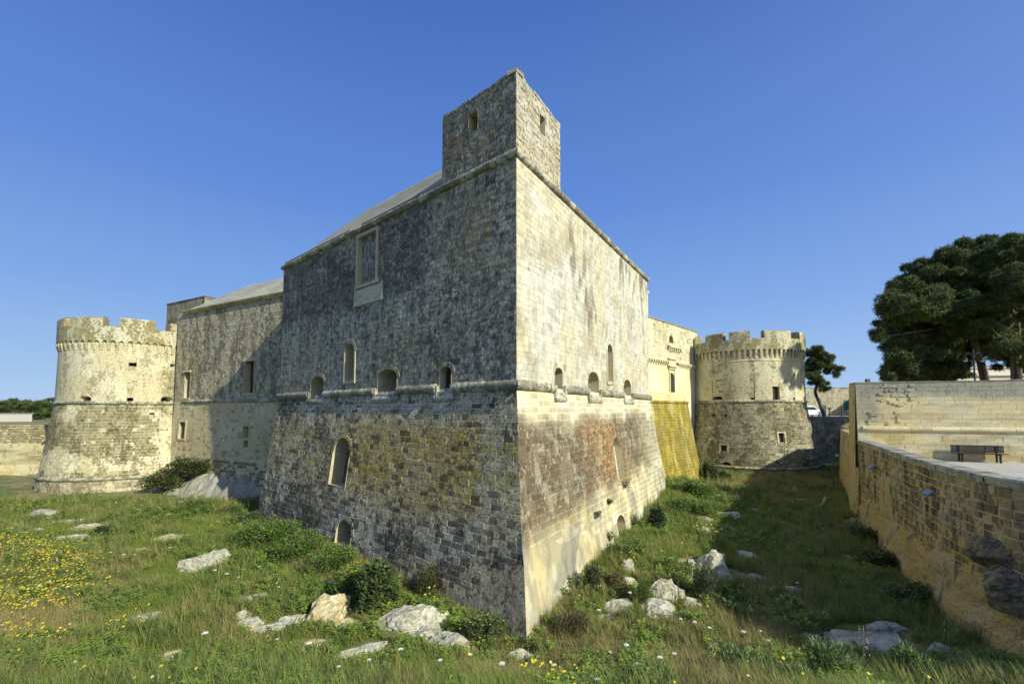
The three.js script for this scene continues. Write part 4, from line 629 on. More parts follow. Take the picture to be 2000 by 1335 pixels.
{
  const P1 = [11.38, 37.5], P2 = [16.46, 42.7], d = Math.hypot(P2[0] - P1[0], P2[1] - P1[1]), u = [(P2[0] - P1[0]) / d, (P2[1] - P1[1]) / d], n = [u[1], -u[0]], root = thing('gun_platform', 'sloping platform covered in yellow-green moss, beside the right end of the bastion', 'platform', W3(14, -6.6, 40));
  const tex = paint(512, 512, 12, 9, (x, y) => { const a = fbm(x * 0.8, y * 0.35, 4), b = fbm(x * 3.4, y * 1.2 + 9, 4); let c = mix([0.30, 0.235, 0.04], [0.20, 0.155, 0.022], sm(0.4, 0.6, b)); c = mix(c, [0.54, 0.48, 0.30], sm(0.56, 0.70, fbm(x * 2.4 + 40, y * 0.5, 4)) * 0.4); c = mix(c, [0.18, 0.15, 0.05], sm(0.55, 0.7, a) * 0.55); return c.map((v) => v * (0.85 + 0.3 * vn(x * 40, y * 40))); });
  const f = planeFace(P1, u, n, 0.16, 0.72, T(-6, -8, 12, 9)), fU = planeFace(P1, u, n, 0, 0, T(-6, -8, 12, 9)), m = noiseMat(tex, 0.02, 10), mp = noiseMat(creamTex(191, 0.6, 0.04, [0.64, 0.55, 0.33], [0.30, 0.25, 0.08]), 0.012, 6);
  const end = (h) => d + 0.03 * Math.max(0, 0.72 - h), st = -7;
  let mb = new MB(); mb.quad(f.pos(st, -7.6), f.pos(end(-7.6), -7.6), f.pos(end(0.72), 0.72), f.pos(st, 0.72), [f.uv(st, -7.6), f.uv(end(-7.6), -7.6), f.uv(d, 0.72), f.uv(st, 0.72)], grey(1.5), f.nrm()); mb.quad(f.pos(end(-7.6), -7.6), f.pos(end(-7.6), -7.6, -4.6), f.pos(d, 0.72, -3.3), f.pos(d, 0.72), [[0, 0], [0.3, 0], [0.3, 0.9], [0, 0.9]], WHITE, [u[0], 0, -u[1]]); part(root, 'sloping_base', mb, m);
  putStones(root, lay(f, { seed: 311, s0: () => 0, s1: end, h0: -7.2, h1: 0.6, course: [0.22, 0.28], width: [0.35, 0.7], proud: [0.002, 0.014], tint: (s, h, r) => { const k = 0.85 + 0.3 * r(); return [k, k, k * (0.8 + 0.4 * r())]; }, joint: 0.022 }), 0, new Map([[f, m]]));
  rollRow(root, 'cordon_stone', fU, st, d + 0.05, 0.72, 0.13, m, { seed: 315 });
  for (let s = st, r = rng(316); s < d;) { const e = Math.min(d, s + 0.9 + 0.4 * r()), c = grey(0.85 + 0.25 * r()); part(root, 'parapet_slab', slab(fU, s, e - 0.012, 0.74, 1.6, -0.3, -0.03, c), mp); s = e; }
  part(root, 'platform_top', slab(fU, st, d - 0.02, 0.5, 0.7, -3.2, -0.3), mp);
}

// ---------------------------------------------------------------- outer side of the ditch: parapet wall, cross wall, paving
const jlt = (v, w, r) => { const k = v + (r() - 0.5) * w; return [k, k * (0.985 + 0.03 * r()), k * (0.96 + 0.06 * r())]; };
function pathFace(pts, tex, side = 1) { // a wall along a curved line in plan
  const cv = new THREE.CatmullRomCurve3(pts.map(([x, z]) => new THREE.Vector3(x, 0, z)), false, 'centripetal'), L = cv.getLength(), N = 160, A = [];
  for (let i = 0; i <= N; i++) { const p = cv.getPointAt(i / N), t = cv.getTangentAt(i / N); A.push([p.x, p.z, side * t.z, -side * t.x]); }
  const at = (s) => { const q = cl(s / L) * N, i = Math.min(N - 1, Math.floor(q)), f = q - i; return A[i].map((v, k) => v + (A[i + 1][k] - v) * f); };
  return { pos: (s, h, d = 0) => { const a = at(s), k = d + (tex.k ?? 0) * Math.max(0, -1.75 - h); return W3(a[0] + a[2] * k, h, a[1] + a[3] * k); }, nrm: (s) => { const a = at(s); return nrmz([a[2], 0, -a[3]]); }, uv: (s, h) => [s / tex.w, h / tex.h], tex, L };
}
const goldTex = (seed, dk) => paint(512, 512, 6, 6, (x, y) => { const q = (x, y) => { const a = fbm(x * 0.9 + seed, y * 0.7, 4), b = fbm(x * 3.2 + seed, y * 1.5 + 3, 4); let c = mix([0.44, 0.335, 0.155], [0.42, 0.36, 0.24], sm(0.4, 0.62, a)); c = mix(c, [0.12, 0.10, 0.075], sm(0.62 - dk, 0.76 - dk, 0.6 * b + 0.4 * fbm(x * 1.8 + seed, y * 0.6, 3)) * 0.85); c = mix(c, [0.30, 0.19, 0.07], speck(x, y + seed, 13, 0.7, 0.85) * 0.6); return c.map((v) => v * (0.82 + 0.36 * vn(x * 40, y * 40))); };
  const t = cl((x - 5) / 1), v = cl((y - 5) / 1); let c = q(x, y); if (t > 0) c = mix(c, q(x - 6, y), t); if (v > 0) c = mix(c, t > 0 ? mix(q(x, y - 6), q(x - 6, y - 6), t) : q(x, y - 6), v); return c; });
const mGold = noiseMat(goldTex(3, 0), 0.02, 5), mGoldDark = noiseMat(goldTex(9, 0.15), 0.03, 5), mCoping = noiseMat(creamTex(211, 0.8, 0.06, [0.40, 0.375, 0.31], [0.14, 0.135, 0.12]), 0.03, 6);
{
  const f = pathFace(topEdge, { w: 6, h: 6 }, 1), root = thing('parapet_wall', 'long parapet wall of blackened golden stones on rock, curving along the right of the ditch', 'wall', W3(15, -6.6, 17));
  const HB = -4.75, cutAt = (s) => HB + 0.5 * (fbm(s * 0.6, 3, 3) - 0.5) + 0.03 * (s - 10);
  let mb = new MB(); const sb = breaksOf(0, f.L, 0.4, []); columns(mb, f, sb, () => HB - 0.6, () => -1.97, [], []);
  for (let i = 0; i + 1 < sb.length; i++) { mb.quad(f.pos(sb[i], -1.97, 0), f.pos(sb[i + 1], -1.97, 0), f.pos(sb[i + 1], -1.97, -0.55), f.pos(sb[i], -1.97, -0.55), [[0, 0], [0.1, 0], [0.1, 0.1], [0, 0.1]], WHITE, [0, 1, 0]); mb.quad(f.pos(sb[i], -1.97, -0.55), f.pos(sb[i + 1], -1.97, -0.55), f.pos(sb[i + 1], -3.2, -0.55), f.pos(sb[i], -3.2, -0.55), [[sb[i] / 6, 0], [sb[i + 1] / 6, 0], [sb[i + 1] / 6, 0.2], [sb[i] / 6, 0.2]], WHITE, f.nrm(sb[i]).map((v) => -v)); }
  part(root, 'wall_core', mb, mGold);
  const st = lay(f, { seed: 401, s0: () => 0, s1: () => f.L, h0: HB - 0.5, h1: -1.98, course: [0.21, 0.29], width: [0.26, 0.52], proud: [0.0, 0.05], tilt: 0.03, jit: 0.05, joint: 0.02, chamfer: 0.028, skip: (s, h) => h < cutAt(s), tint: (s, h, r) => r() < 0.5 ? jlt(0.62, 0.3, r).map((v, i) => v * [0.95, 1.02, 1.12][i]) : jlt(0.9, 0.3, r) });
  putStones(root, st.filter((e) => e.q[0][0] < 22), 300, new Map([[f, mGoldDark]]));
  { const r = rng(405); let s = 0; while (s < f.L - 0.1) { const e = Math.min(f.L, s + 0.45 + 0.4 * r()), c = jlt(1, 0.3, r), m = new MB(), top = -1.75 + 0.03 * (r() - 0.5); const P = (a, h, d) => f.pos(a, h, d), a = s + 0.006, b = e - 0.006, o = 0.05 + 0.03 * r(); const ring = [[-1.965, o], [top - 0.05, o + 0.02], [top, o - 0.03], [top + 0.02, -0.3], [top - 0.01, -0.58], [-1.965, -0.6]];
      for (let i = 0; i < 6; i++) { const [h0, d0] = ring[i], [h1, d1] = ring[(i + 1) % 6]; m.quad(P(a, h0, d0), P(b, h0, d0), P(b, h1, d1), P(a, h1, d1), [[a / 3, d0 / 3 + h0 / 3], [b / 3, d0 / 3 + h0 / 3], [b / 3, d1 / 3 + h1 / 3], [a / 3, d1 / 3 + h1 / 3]], c, [f.nrm(s)[0] * (d0 + d1 + 0.5), h0 + h1 + 3.8, f.nrm(s)[2] * (d0 + d1 + 0.5)]); }
      for (const x of [a, b]) m.quad(P(x, -1.965, o), P(x, top, o - 0.03), P(x, top, -0.58), P(x, -1.965, -0.6), [[0, 0], [0, 0.1], [0.2, 0.1], [0.2, 0]], c, null);
      part(root, 'coping_stone', m, mCoping); s = e; } }
  // living rock the wall stands on
  mb = new MB(); const hs = []; for (let h = -7.1; h < -3.7; h += 0.2) hs.push(h); const ss = []; for (let s = 0; s < f.L; s += 0.28) ss.push(s);
  const D = (s, h) => { const top = cutAt(s), t = cl((top - h) / 2.2); return (h > top ? -0.05 : 0.03) + t * (0.1 + 0.5 * fbm(s * 0.45, h * 0.5 + 8, 4)) + (h < top ? 0.34 * (fbm(s * 1.1, h * 2.6, 4) - 0.42) : 0); };
  for (let i = 0; i + 1 < ss.length; i++) for (let j = 0; j + 1 < hs.length; j++) { const P = (a, h) => f.pos(a, h, D(a, h)), q = [[ss[i], hs[j]], [ss[i + 1], hs[j]], [ss[i + 1], hs[j + 1]], [ss[i], hs[j + 1]]]; mb.quad(...q.map((v) => P(...v)), q.map(([a, h]) => [a / 6, h / 6]), WHITE, f.nrm(ss[i])); }
  part(root, 'rock_base', mb, noiseMat(goldTex(17, 0.09), 0.08, 4));
  // worn golden pier and two dark boulders built into the wall
  const bulge = (s0, s1, h0, h1, dep, m, name, seed) => { const g = new MB(), N = 12, P = (i, j) => { const a = i / N, b = j / N, s = s0 + (s1 - s0) * a, h = h0 + (h1 - h0) * b, e = Math.max(Math.abs(a - 0.5), Math.abs(b - 0.5)) * 2; return [f.pos(s, h, -0.08 + dep * Math.pow(cl(1 - e ** 3), 0.6) * (0.6 + 0.8 * fbm(a * 3 + seed, b * 3, 3))), [s / 3, h / 3]]; }; for (let i = 0; i < N; i++) for (let j = 0; j < N; j++) { const q = [P(i, j), P(i + 1, j), P(i + 1, j + 1), P(i, j + 1)]; g.quad(...q.map((e) => e[0]), q.map((e) => e[1]), WHITE, f.nrm(s0)); } part(root, name, g, m); };
  bulge(5.4, 6.6, -5.4, -2.75, 0.16, mGold, 'worn_pier', 3); bulge(7.1, 8.3, -5.2, -2.8, 0.2, mGold, 'worn_pier', 8);
  const mBould = noiseMat(creamTex(221, 0.8, 0.1, [0.30, 0.24, 0.15], [0.07, 0.06, 0.05]), 0.05, 4);
  for (const [s, h, w, hh, d, sd, a] of [[16.9, -3.75, 1.7, 0.7, 0.02, 21, 0.2], [17.5, -4.5, 1.9, 0.8, 0.1, 28, -0.3], [16.6, -6.7, 2.2, 1.1, 0.5, 35, 0.6]]) { const p = f.pos(s, h, d), b = part(root, 'boulder', rockGeo(w, hh, w * 0.6, sd, 0.7), mBould); b.position.set(p[0] - root.B[0], p[1] - root.B[1], p[2] - root.B[2]); b.rotation.y = -1.4 + a; b.rotation.z = 0.2 * a; }
  // floodlights on brackets
  const flood = (p, dir, label) => { const o = thing('floodlight', label, 'floodlight', p, 'floodlights in the ditch'); const hd = part(o, 'housing', new THREE.BoxGeometry(0.3, 0.05, 0.2), plain(0.32, 0.34, 0.36, 0.45, 0.4)); hd.rotation.set(0.5, dir, 0.35); hd.position.set(-0.22, 0.06, 0.05); const gl = part(hd, 'lens', new THREE.BoxGeometry(0.26, 0.012, 0.16), plain(0.5, 0.52, 0.55, 0.1)); gl.position.y = 0.032; part(o, 'bracket', tube([[0.08, 0, 0], [-0.08, -0.01, 0.01], [-0.2, 0.05, 0.05]], 0.016, 6), matIron); return o; };
  flood(f.pos(13.7, -2.78, 0.07), 0.3, 'grey floodlight on a bracket, nearest one on the parapet wall'); flood(f.pos(4.7, -2.9, 0.07), 0.3, 'grey floodlight on a bracket, far part of the parapet wall'); flood(W3(29.4, -4.1, 41.2), 0.4, 'grey floodlight low on the golden scarp beyond the cross wall');
  flood(W3(-46.5, -3.05, 45.7), 1.2, 'pale floodlight on the rough ditch wall left of the left tower');
}
{ // golden scarp beyond, dark end wall of the ditch, rough wall at the far left
  const flat = (a, b, k = 0) => { const L = Math.hypot(b[0] - a[0], b[1] - a[1]), u = [(b[0] - a[0]) / L, (b[1] - a[1]) / L]; return { f: planeFace(a, u, [u[1], -u[0]].map((v) => v), k, -1.8, T(0, 0, 6, 6)), L }; };
  let { f, L } = flat([31.2, 43.4], [20.9, 27.3], 0.06); // face looks to the ditch
  f = planeFace([20.9, 27.3], [0.539, 0.842], [-0.842, 0.539], 0.06, -1.8, T(0, 0, 6, 6));
  const root = thing('scarp_wall', 'golden rock-faced scarp of the ditch beyond the end of the tall cross wall', 'wall', W3(26, -6.6, 35));
  let mb = new MB(); columns(mb, f, breaksOf(0, 19.1, 2, []), () => -7.2, () => -1.78, [], []); mb.quad(f.pos(0, -1.78), f.pos(19.1, -1.78), f.pos(19.1, -1.78, -1.2), f.pos(0, -1.78, -1.2), [[0, 0], [2, 0], [2, 0.2], [0, 0.2]], WHITE, [0, 1, 0]); mb.quad(f.pos(19.1, -7.2), f.pos(19.1, -7.2, -7), f.pos(19.1, -1.78, -7), f.pos(19.1, -1.78), [[0, 0], [1, 0], [1, 1], [0, 1]], WHITE, null); part(root, 'wall_core', mb, mGold);
  putStones(root, lay(f, { seed: 421, s0: () => 0, s1: () => 19.1, h0: -7, h1: -1.8, course: [0.26, 0.36], width: [0.4, 0.8], proud: [0.004, 0.05], tilt: 0.02, tint: (s, h, r) => jlt(1, 0.4, r), joint: 0.03, chamfer: 0.03 }), 0, new Map([[f, mGold]]));
  const fe = planeFace([18, 60.4], [1, 0], [0, -1], 0.03, -0.8, T(0, 0, 10, 10)), mE = noiseMat(creamTex(231, 0.7, 0.06, [0.33, 0.29, 0.21], [0.09, 0.085, 0.07]), 0.02, 6), r2 = thing('retaining_wall', 'dark stone retaining wall closing the ditch behind the right tower', 'wall', W3(34, -6.6, 60.4));
  mb = new MB(); columns(mb, fe, breaksOf(0, 36, 4, []), () => -7.4, () => -0.8, [], []); mb.quad(fe.pos(0, -0.8), fe.pos(36, -0.8), fe.pos(36, -0.8, -0.5), fe.pos(0, -0.8, -0.5), [[0, 0], [3, 0], [3, 0.1], [0, 0.1]], WHITE, [0, 1, 0]); part(r2, 'wall_core', mb, mE);
  putStones(r2, lay(fe, { seed: 431, s0: () => 12, s1: () => 31, h0: -7, h1: -0.8, course: [0.28, 0.38], width: [0.4, 0.9], proud: [0.01, 0.06], tilt: 0.02, tint: (s, h, r) => jlt(0.95, 0.5, r), joint: 0.03, chamfer: 0.02 }), 0, new Map([[fe, mE]]));
  mb = new MB(); mb.quad(W3(49, -7.4, 50), W3(49, -7.4, 62), W3(49, -0.8, 62), W3(49, -0.8, 50), [[0, 0], [1, 0], [1, 1], [0, 1]], WHITE, [-1, 0, 0]); mb.quad(W3(30.8, -7.4, 43.2), W3(49, -7.4, 52), W3(49, -1.9, 52), W3(30.8, -1.9, 43.2), [[0, 0], [2, 0], [2, 0.6], [0, 0.6]], WHITE, null); part(r2, 'return_wall', mb, mE);
  const fl = planeFace([-92, 43], [0.9977, 0.0685], [0.0685, -0.9977], 0.04, -3.2, T(0, 0, 10, 10)), mLft = noiseMat(creamTex(241, 0.6, 0.03, [0.50, 0.42, 0.25], [0.17, 0.14, 0.08]), 0.03, 6), r3 = thing('ditch_wall', 'rough low stone wall on rock ledges left of the left round tower', 'wall', W3(-50, -6.4, 45.8));
  mb = new MB(); const ss = [], hh = []; for (let s = 0; s <= 51.2; s += 0.6) ss.push(s); for (let h = -7.2; h <= -3.3; h += 0.3) hh.push(h); const D = (s, h) => 0.05 + 0.9 * (fbm(s * 0.25, h * 1.1, 3) - 0.3) * cl((-3.4 - h) / 0.6) + 0.4 * sm(0.5, 0.6, vn(s * 0.1, h * 1.9)) * cl((-3.6 - h));
  for (let i = 0; i + 1 < ss.length; i++) for (let j = 0; j + 1 < hh.length; j++) { const q = [[ss[i], hh[j]], [ss[i + 1], hh[j]], [ss[i + 1], hh[j + 1]], [ss[i], hh[j + 1]]]; mb.quad(...q.map(([s, h]) => fl.pos(s, h, D(s, h))), q.map(([s, h]) => fl.uv(s, h)), WHITE, fl.nrm()); } part(r3, 'rock_base', mb, mLft);
  mb = new MB(); columns(mb, fl, breaksOf(0, 51.2, 5, []), () => -3.9, () => -1.45, [], [], 0, grey(0.5)); mb.quad(fl.pos(0, -1.45), fl.pos(51.2, -1.45), fl.pos(51.2, -1.45, -0.7), fl.pos(0, -1.45, -0.7), [[0, 0], [5, 0], [5, 0.1], [0, 0.1]], WHITE, [0, 1, 0]); part(r3, 'wall_core', mb, mLft);
  putStones(r3, lay(fl, { seed: 441, s0: () => 26, s1: () => 51.2, h0: -3.7, h1: -1.45, course: [0.2, 0.3], width: [0.25, 0.6], proud: [0.0, 0.10], tilt: 0.05, jit: 0.07, tint: (s, h, r) => jlt(0.85, 0.7, r), joint: 0.06, chamfer: 0.03 }), 0, new Map([[fl, mLft]]));
}
{ // paving behind the parapet, street behind the retaining wall
  const paveTex = paint(512, 512, 8, 8, (x, y) => { const v = 0.44 + 0.14 * (fbm(x * 0.8, y * 0.8, 4) - 0.5) + 0.08 * (vn(x * 30, y * 30) - 0.5); return [v, v * 0.96, v * 0.88]; });
  const sheet = (name, pts, h) => { const g = new THREE.ShapeGeometry(new THREE.Shape(pts.map(([x, z]) => new THREE.Vector2(x, z)))); g.rotateX(-Math.PI / 2); g.translate(0, h, 0); const uv = g.attributes.uv; for (let i = 0; i < uv.count; i++) uv.setXY(i, uv.getX(i) / 8, uv.getY(i) / 8); structure(name, g, new THREE.MeshStandardMaterial({ map: paveTex, roughness: 0.9 })); };
  sheet('paving', [...topEdge.map(([x, z]) => [x + 0.3, z]), [66, -7], [66, 9], [36.4, 21.4], [20.9, 27.6]], -2.8);
  sheet('street', [[10, 60.6], [140, 60.6], [140, 120], [10, 120]], -0.86);
}
{ // tall cross wall
  const A = [20.6, 27.25], u = [0.9227, -0.3855], n = [-0.3855, -0.9227], Lw = 17, root = thing('cross_wall', 'tall weathered wall with half-round moulding behind the metal bench', 'wall', W3(27, -2.8, 24.6));
  const tx = paint(1024, 512, 17, 6.4, (x, y) => { const s = x, h = y - 4.4, e = 0.3 * (fbm(s * 1.4, h * 0.8, 4) - 0.5), a = fbm(s * 0.8 + 5, h * 0.8, 4), b = fbm(s * 3 + 3, h * 3, 4); let c = mix([0.62, 0.52, 0.34], [0.60, 0.55, 0.42], sm(0.38, 0.62, a)); const up = sm(0.35, 0.85, h + e + 0.05 * s - 0.35) + sm(1.6, 0.6, s + e * 3) * sm(-1.0, -0.4, h) * 0.8; c = mix(c, mix([0.26, 0.25, 0.23], [0.40, 0.38, 0.33], b), cl(up)); c = mix(c, [0.16, 0.155, 0.14], cl(up) * speck(s, h, 16, 0.55, 0.85) * 0.5); c = mix(c, [0.30, 0.25, 0.16], sm(0.56, 0.7, fbm(s * 0.8, h * 4 + 4, 3)) * 0.35 * (1 - cl(up))); c = mix(c, [0.46, 0.36, 0.19], sm(0.52, 0.64, fbm(s * 1.2 + 44, h * 2, 3)) * sm(-1.2, -1.5, h) * 0.8); return c.map((v) => v * (0.85 + 0.3 * vn(s * 45, h * 45))); });
  const m = noiseMat(tx, 0.02, 16), f = planeFace(A, u, n, 0, 0, T(0, -4.4, 17, 6.4)), broken = (s, h) => (s > 0.95 && s < 2.7 && h > 0.1 && h < 1.5 && vn(s * 2.2 + 3, h * 2.6) > 0.34 - 0.2 * (s > 1.2 && s < 2.2)) || (s > 0.4 && s < 2.0 && h > -0.85 && h < -0.1 && vn(s * 2.6, h * 3) > 0.5);
  let mb = new MB(); slab(f, 0, Lw, -3.4, 1.58, -1.2, 0, WHITE, mb); part(root, 'wall', mb, m);
  mb = new MB(); const fe = planeFace([A[0] - 0.02, A[1]], [0.3855, 0.9227], [-0.9227, 0.3855], 0.05, -1.4, T(0, 0, 6, 6)); mb.quad(fe.pos(0, -7), fe.pos(1.25, -7), fe.pos(1.25, 1.57), fe.pos(0, 1.57), [[0, 0], [0.2, 0], [0.2, 1.4], [0, 1.4]], WHITE, fe.nrm()); part(root, 'end_face', mb, mGold);
  putStones(root, lay(f, { seed: 461, s0: () => 0, s1: () => Lw, h0: -3.0, h1: 1.5, course: [0.22, 0.3], width: [0.4, 0.85], proud: [0.012, 0.015], joint: 0.004, chamfer: 0.004, tilt: 0.002, skip: (s, h, r) => broken(s, h) || (h < -1.3 && vn(s * 1.3 + 9, h * 2) > 0.74), tint: (s, h, r) => jlt(1, 0.1, r) }).filter((e) => e.q[0][0] < 12), 60, new Map([[f, m]]));
  { const r = rng(463); for (let i = 0; i < 46; i++) { const s = 0.9 + 1.9 * r(), h = 0.15 + 1.25 * r(); if (!broken(s, h)) continue; part(root, 'broken_stone', slab(f, s, s + 0.12 + 0.2 * r(), h, h + 0.06 + 0.12 * r(), -0.02, 0.01 + 0.05 * r(), jlt(1.05, 0.3, r)), m); } for (let i = 0; i < 30; i++) { const s = 0.4 + 1.7 * r(), h = -0.85 + 0.75 * r(); if (broken(s, h)) part(root, 'broken_stone', slab(f, s, s + 0.1 + 0.2 * r(), h, h + 0.05 + 0.1 * r(), -0.02, 0.02 + 0.05 * r(), jlt(1, 0.3, r)), m); } }
  rollRow(root, 'moulding_stone', f, 0.25, Lw, -1.08, 0.15, noiseMat(creamTex(251, 0.4, 0.02, [0.56, 0.47, 0.30], [0.25, 0.2, 0.12]), 0.02, 6), { seed: 465, len: 1.0, rough: 0.1 });
  { const r = rng(466); let s = 0; while (s < Lw) { const e = Math.min(Lw, s + 0.7 + 0.7 * r()); part(root, 'coping_stone', slab(f, s, e - 0.01, 1.585, 1.64 + 0.04 * r(), -1.22, 0.02, jlt(0.75, 0.25, r)), m); s = e; } }
  single('junction_box', 'small dark box on top of the cross wall near its end', 'box', new THREE.BoxGeometry(0.2, 0.24, 0.18).translate(0, 0.12, 0), plain(0.05, 0.05, 0.06, 0.5), f.pos(0.75, 1.655, -0.5));
  // bench
  const bp = [25.25, 24.75], b = thing('metal_bench', 'dark perforated metal bench standing against the cross wall', 'bench', W3(bp[0], -2.8, bp[1])); b.rotation.y = -Math.atan2(0.3855, 0.9227);
  const mt = plain(0.02, 0.022, 0.028, 0.5, 0.5); const bx = (nm, w, h, d, x, y, z) => { const q = part(b, nm, new THREE.BoxGeometry(w, h, d), mt); q.position.set(x, y, z); return q; };
  for (const x of [-0.78, 0.78]) { bx('leg', 0.07, 0.45, 0.07, x, 0.225, 0.12); bx('leg', 0.07, 0.45, 0.07, x, 0.225, -0.22); bx('back_post', 0.06, 0.42, 0.05, x, 0.66, -0.24); bx('seat_bearer', 0.06, 0.05, 0.5, x, 0.425, -0.03); }
  for (let i = 0; i < 7; i++) bx('seat_slat', 2.25, 0.03, 0.064, 0, 0.47, 0.2 - i * 0.068);
  bx('top_rail', 2.2, 0.05, 0.05, 0, 0.87, -0.27); bx('lower_rail', 2.2, 0.04, 0.04, 0, 0.54, -0.24); for (let i = 0; i < 37; i++) bx('back_bar', 0.046, 0.31, 0.012, -1.08 + i * 0.06, 0.705, -0.255);
}

// ---------------------------------------------------------------- street things beyond the ditch
{
  const wTex = noiseMat(creamTex(261, 0.7, 0.07, [0.44, 0.39, 0.30], [0.16, 0.15, 0.12]), 0.02, 6), green = plain(0.012, 0.10, 0.085, 0.6);
  const h = thing('stone_house', 'low grey stone house with green shutters behind the far street', 'house', W3(52, -0.86, 72)), f = planeFace([40, 72], [1, 0], [0, -1], 0, 0, T(0, 0, 10, 10)), ho = [hole(12.4, 13.5, 0.05, 1.58, 0, 0.2), hole(9.05, 9.6, -0.85, 0.82, 0, 0.2)];
  let mb = new MB(); columns(mb, f, breaksOf(0, 40, 6, ho), () => -0.9, () => 3.5, [], ho); mb.quad(f.pos(0, 3.5), f.pos(40, 3.5), f.pos(40, 3.5, -8), f.pos(0, 3.5, -8), [[0, 0], [4, 0], [4, 1], [0, 1]], WHITE, [0, 1, 0]); part(h, 'wall', mb, wTex); part(h, 'coping', slab(f, 0, 40, 3.5, 3.62, -0.3, 0.06, grey(0.7)), wTex);
  putStones(h, lay(f, { seed: 501, s0: () => 4, s1: () => 16, h0: -0.8, h1: 3.48, course: [0.25, 0.33], width: [0.35, 0.8], holes: ho, proud: [0, 0.02], tint: (s, hh, r) => jlt(1, 0.35, r) }), 0, new Map([[f, wTex]]));
  ho.forEach((o, i) => { const w = part(h, i ? 'door' : 'window', niche(f, o), matJamb); const m = (o.s0 + o.s1) / 2; part(w, i ? 'door_leaf' : 'shutter', slab(f, o.s0, m - 0.01, o.h0, o.h1, -0.1, -0.05), green); part(w, i ? 'door_leaf' : 'shutter', slab(f, m + 0.01, o.s1, o.h0, o.h1, -0.1, -0.05), green); });
  const wh = thing('white_building', 'long low white building behind the pine trunks', 'building', W3(60, -1.98, 58)), m = plain(0.66, 0.62, 0.52, 0.9), fb = planeFace([58.5, 64], [0.985, -0.17], [-0.17, -0.985], 0, 0, T(0, 0, 10, 10));
  part(wh, 'wall', slab(fb, 0, 44, -2, 5.8, -8, 0), m); part(wh, 'cornice', slab(fb, -0.2, 44.2, 4.75, 4.92, 0, 0.3), m); part(wh, 'parapet', slab(fb, 0, 44, 5.8, 6.05, -8.1, 0.15), plain(0.72, 0.69, 0.6)); part(wh, 'roof_edge', slab(fb, 0, 44, 6.05, 6.12, -8.2, 0.2), plain(0.12, 0.12, 0.13));
  // car
  const c = thing('parked_car', 'white car parked on the street behind the right tower', 'car', W3(44.1, -0.86, 68)); c.rotation.y = 0.12;
  const sh = new THREE.Shape(); sh.moveTo(-2, 0.25); sh.lineTo(-2.05, 0.75); sh.lineTo(-1.7, 0.9); sh.lineTo(-1.3, 1.42); sh.quadraticCurveTo(-0.3, 1.56, 0.45, 1.42); sh.lineTo(1.15, 0.95); sh.quadraticCurveTo(1.9, 0.86, 2.05, 0.6); sh.lineTo(2.05, 0.25); sh.closePath();
  const body = new THREE.ExtrudeGeometry(sh, { depth: 1.5, bevelEnabled: true, bevelSize: 0.06, bevelThickness: 0.08, bevelSegments: 2 }); body.translate(0, 0, -0.75); part(c, 'body', body, new THREE.MeshPhysicalMaterial({ color: 0xdfe4ea, roughness: 0.3, clearcoat: 0.7 }));
  const glass = plain(0.03, 0.04, 0.05, 0.08); const wg = new THREE.Shape(); wg.moveTo(-1.45, 0.95); wg.lineTo(-1.15, 1.36); wg.lineTo(0.4, 1.36); wg.lineTo(0.95, 0.95); wg.closePath(); for (const z of [0.835, -0.865]) { const g = new THREE.ExtrudeGeometry(wg, { depth: 0.02, bevelEnabled: false }); g.translate(0, 0, z); part(c, 'side_window', g, glass); }
  const ws = part(c, 'windscreen', new THREE.BoxGeometry(0.03, 0.8, 1.3), glass); ws.position.set(0.86, 1.2, 0); ws.rotation.z = 0.98;
  for (const x of [-1.3, 1.3]) for (const z of [-0.72, 0.72]) { const w = part(c, 'wheel', new THREE.CylinderGeometry(0.31, 0.31, 0.2, 18).rotateX(Math.PI / 2), plain(0.02, 0.02, 0.02)); w.position.set(x, 0.31, z); part(w, 'rim', new THREE.CylinderGeometry(0.19, 0.19, 0.22, 12).rotateX(Math.PI / 2), plain(0.4, 0.4, 0.42, 0.4, 0.7)); }
  // lamp post behind the cross wall
  const l = thing('lamp_post', 'dark iron lamp post with two hooped arms between the pine trunks', 'lamp post', W3(31.62, -1.98, 31)); const cyl = (r0, r1, hh, y) => new THREE.CylinderGeometry(r0, r1, hh, 10).translate(0, y, 0);
  part(l, 'pole', mergeGeometries([cyl(0.045, 0.06, 6, 3), cyl(0.1, 0.13, 0.7, 0.35)]), matIron); part(l, 'finial', cyl(0.0, 0.05, 0.25, 6.1), matIron);
  for (const d of [-1, 1]) { part(l, 'arm', tube([[0, 5.2, 0], [d * 0.12, 5.75, 0], [d * 0.35, 5.92, 0], [d * 0.55, 5.75, 0], [d * 0.58, 5.55, 0]], 0.02, 6), matIron); const s = part(l, 'lantern', new THREE.CylinderGeometry(0.07, 0.16, 0.16, 10), matIron); s.position.set(d * 0.58, 5.48, 0); part(s, 'globe', new THREE.SphereGeometry(0.1, 10, 8).translate(0, -0.1, 0), plain(0.6, 0.6, 0.55, 0.3)); }
  const lw = thing('field_wall', 'pale low field wall beyond the ditch at the far left', 'wall', W3(-95, -1.98, 80)); part(lw, 'wall', new MB().box(-130, -84.6, -1.98, -0.62, -80.4, -80), plain(0.55, 0.52, 0.45)); part(lw, 'coping', new MB().box(-130, -84.5, -0.62, -0.52, -80.5, -79.9), plain(0.5, 0.47, 0.4));
}

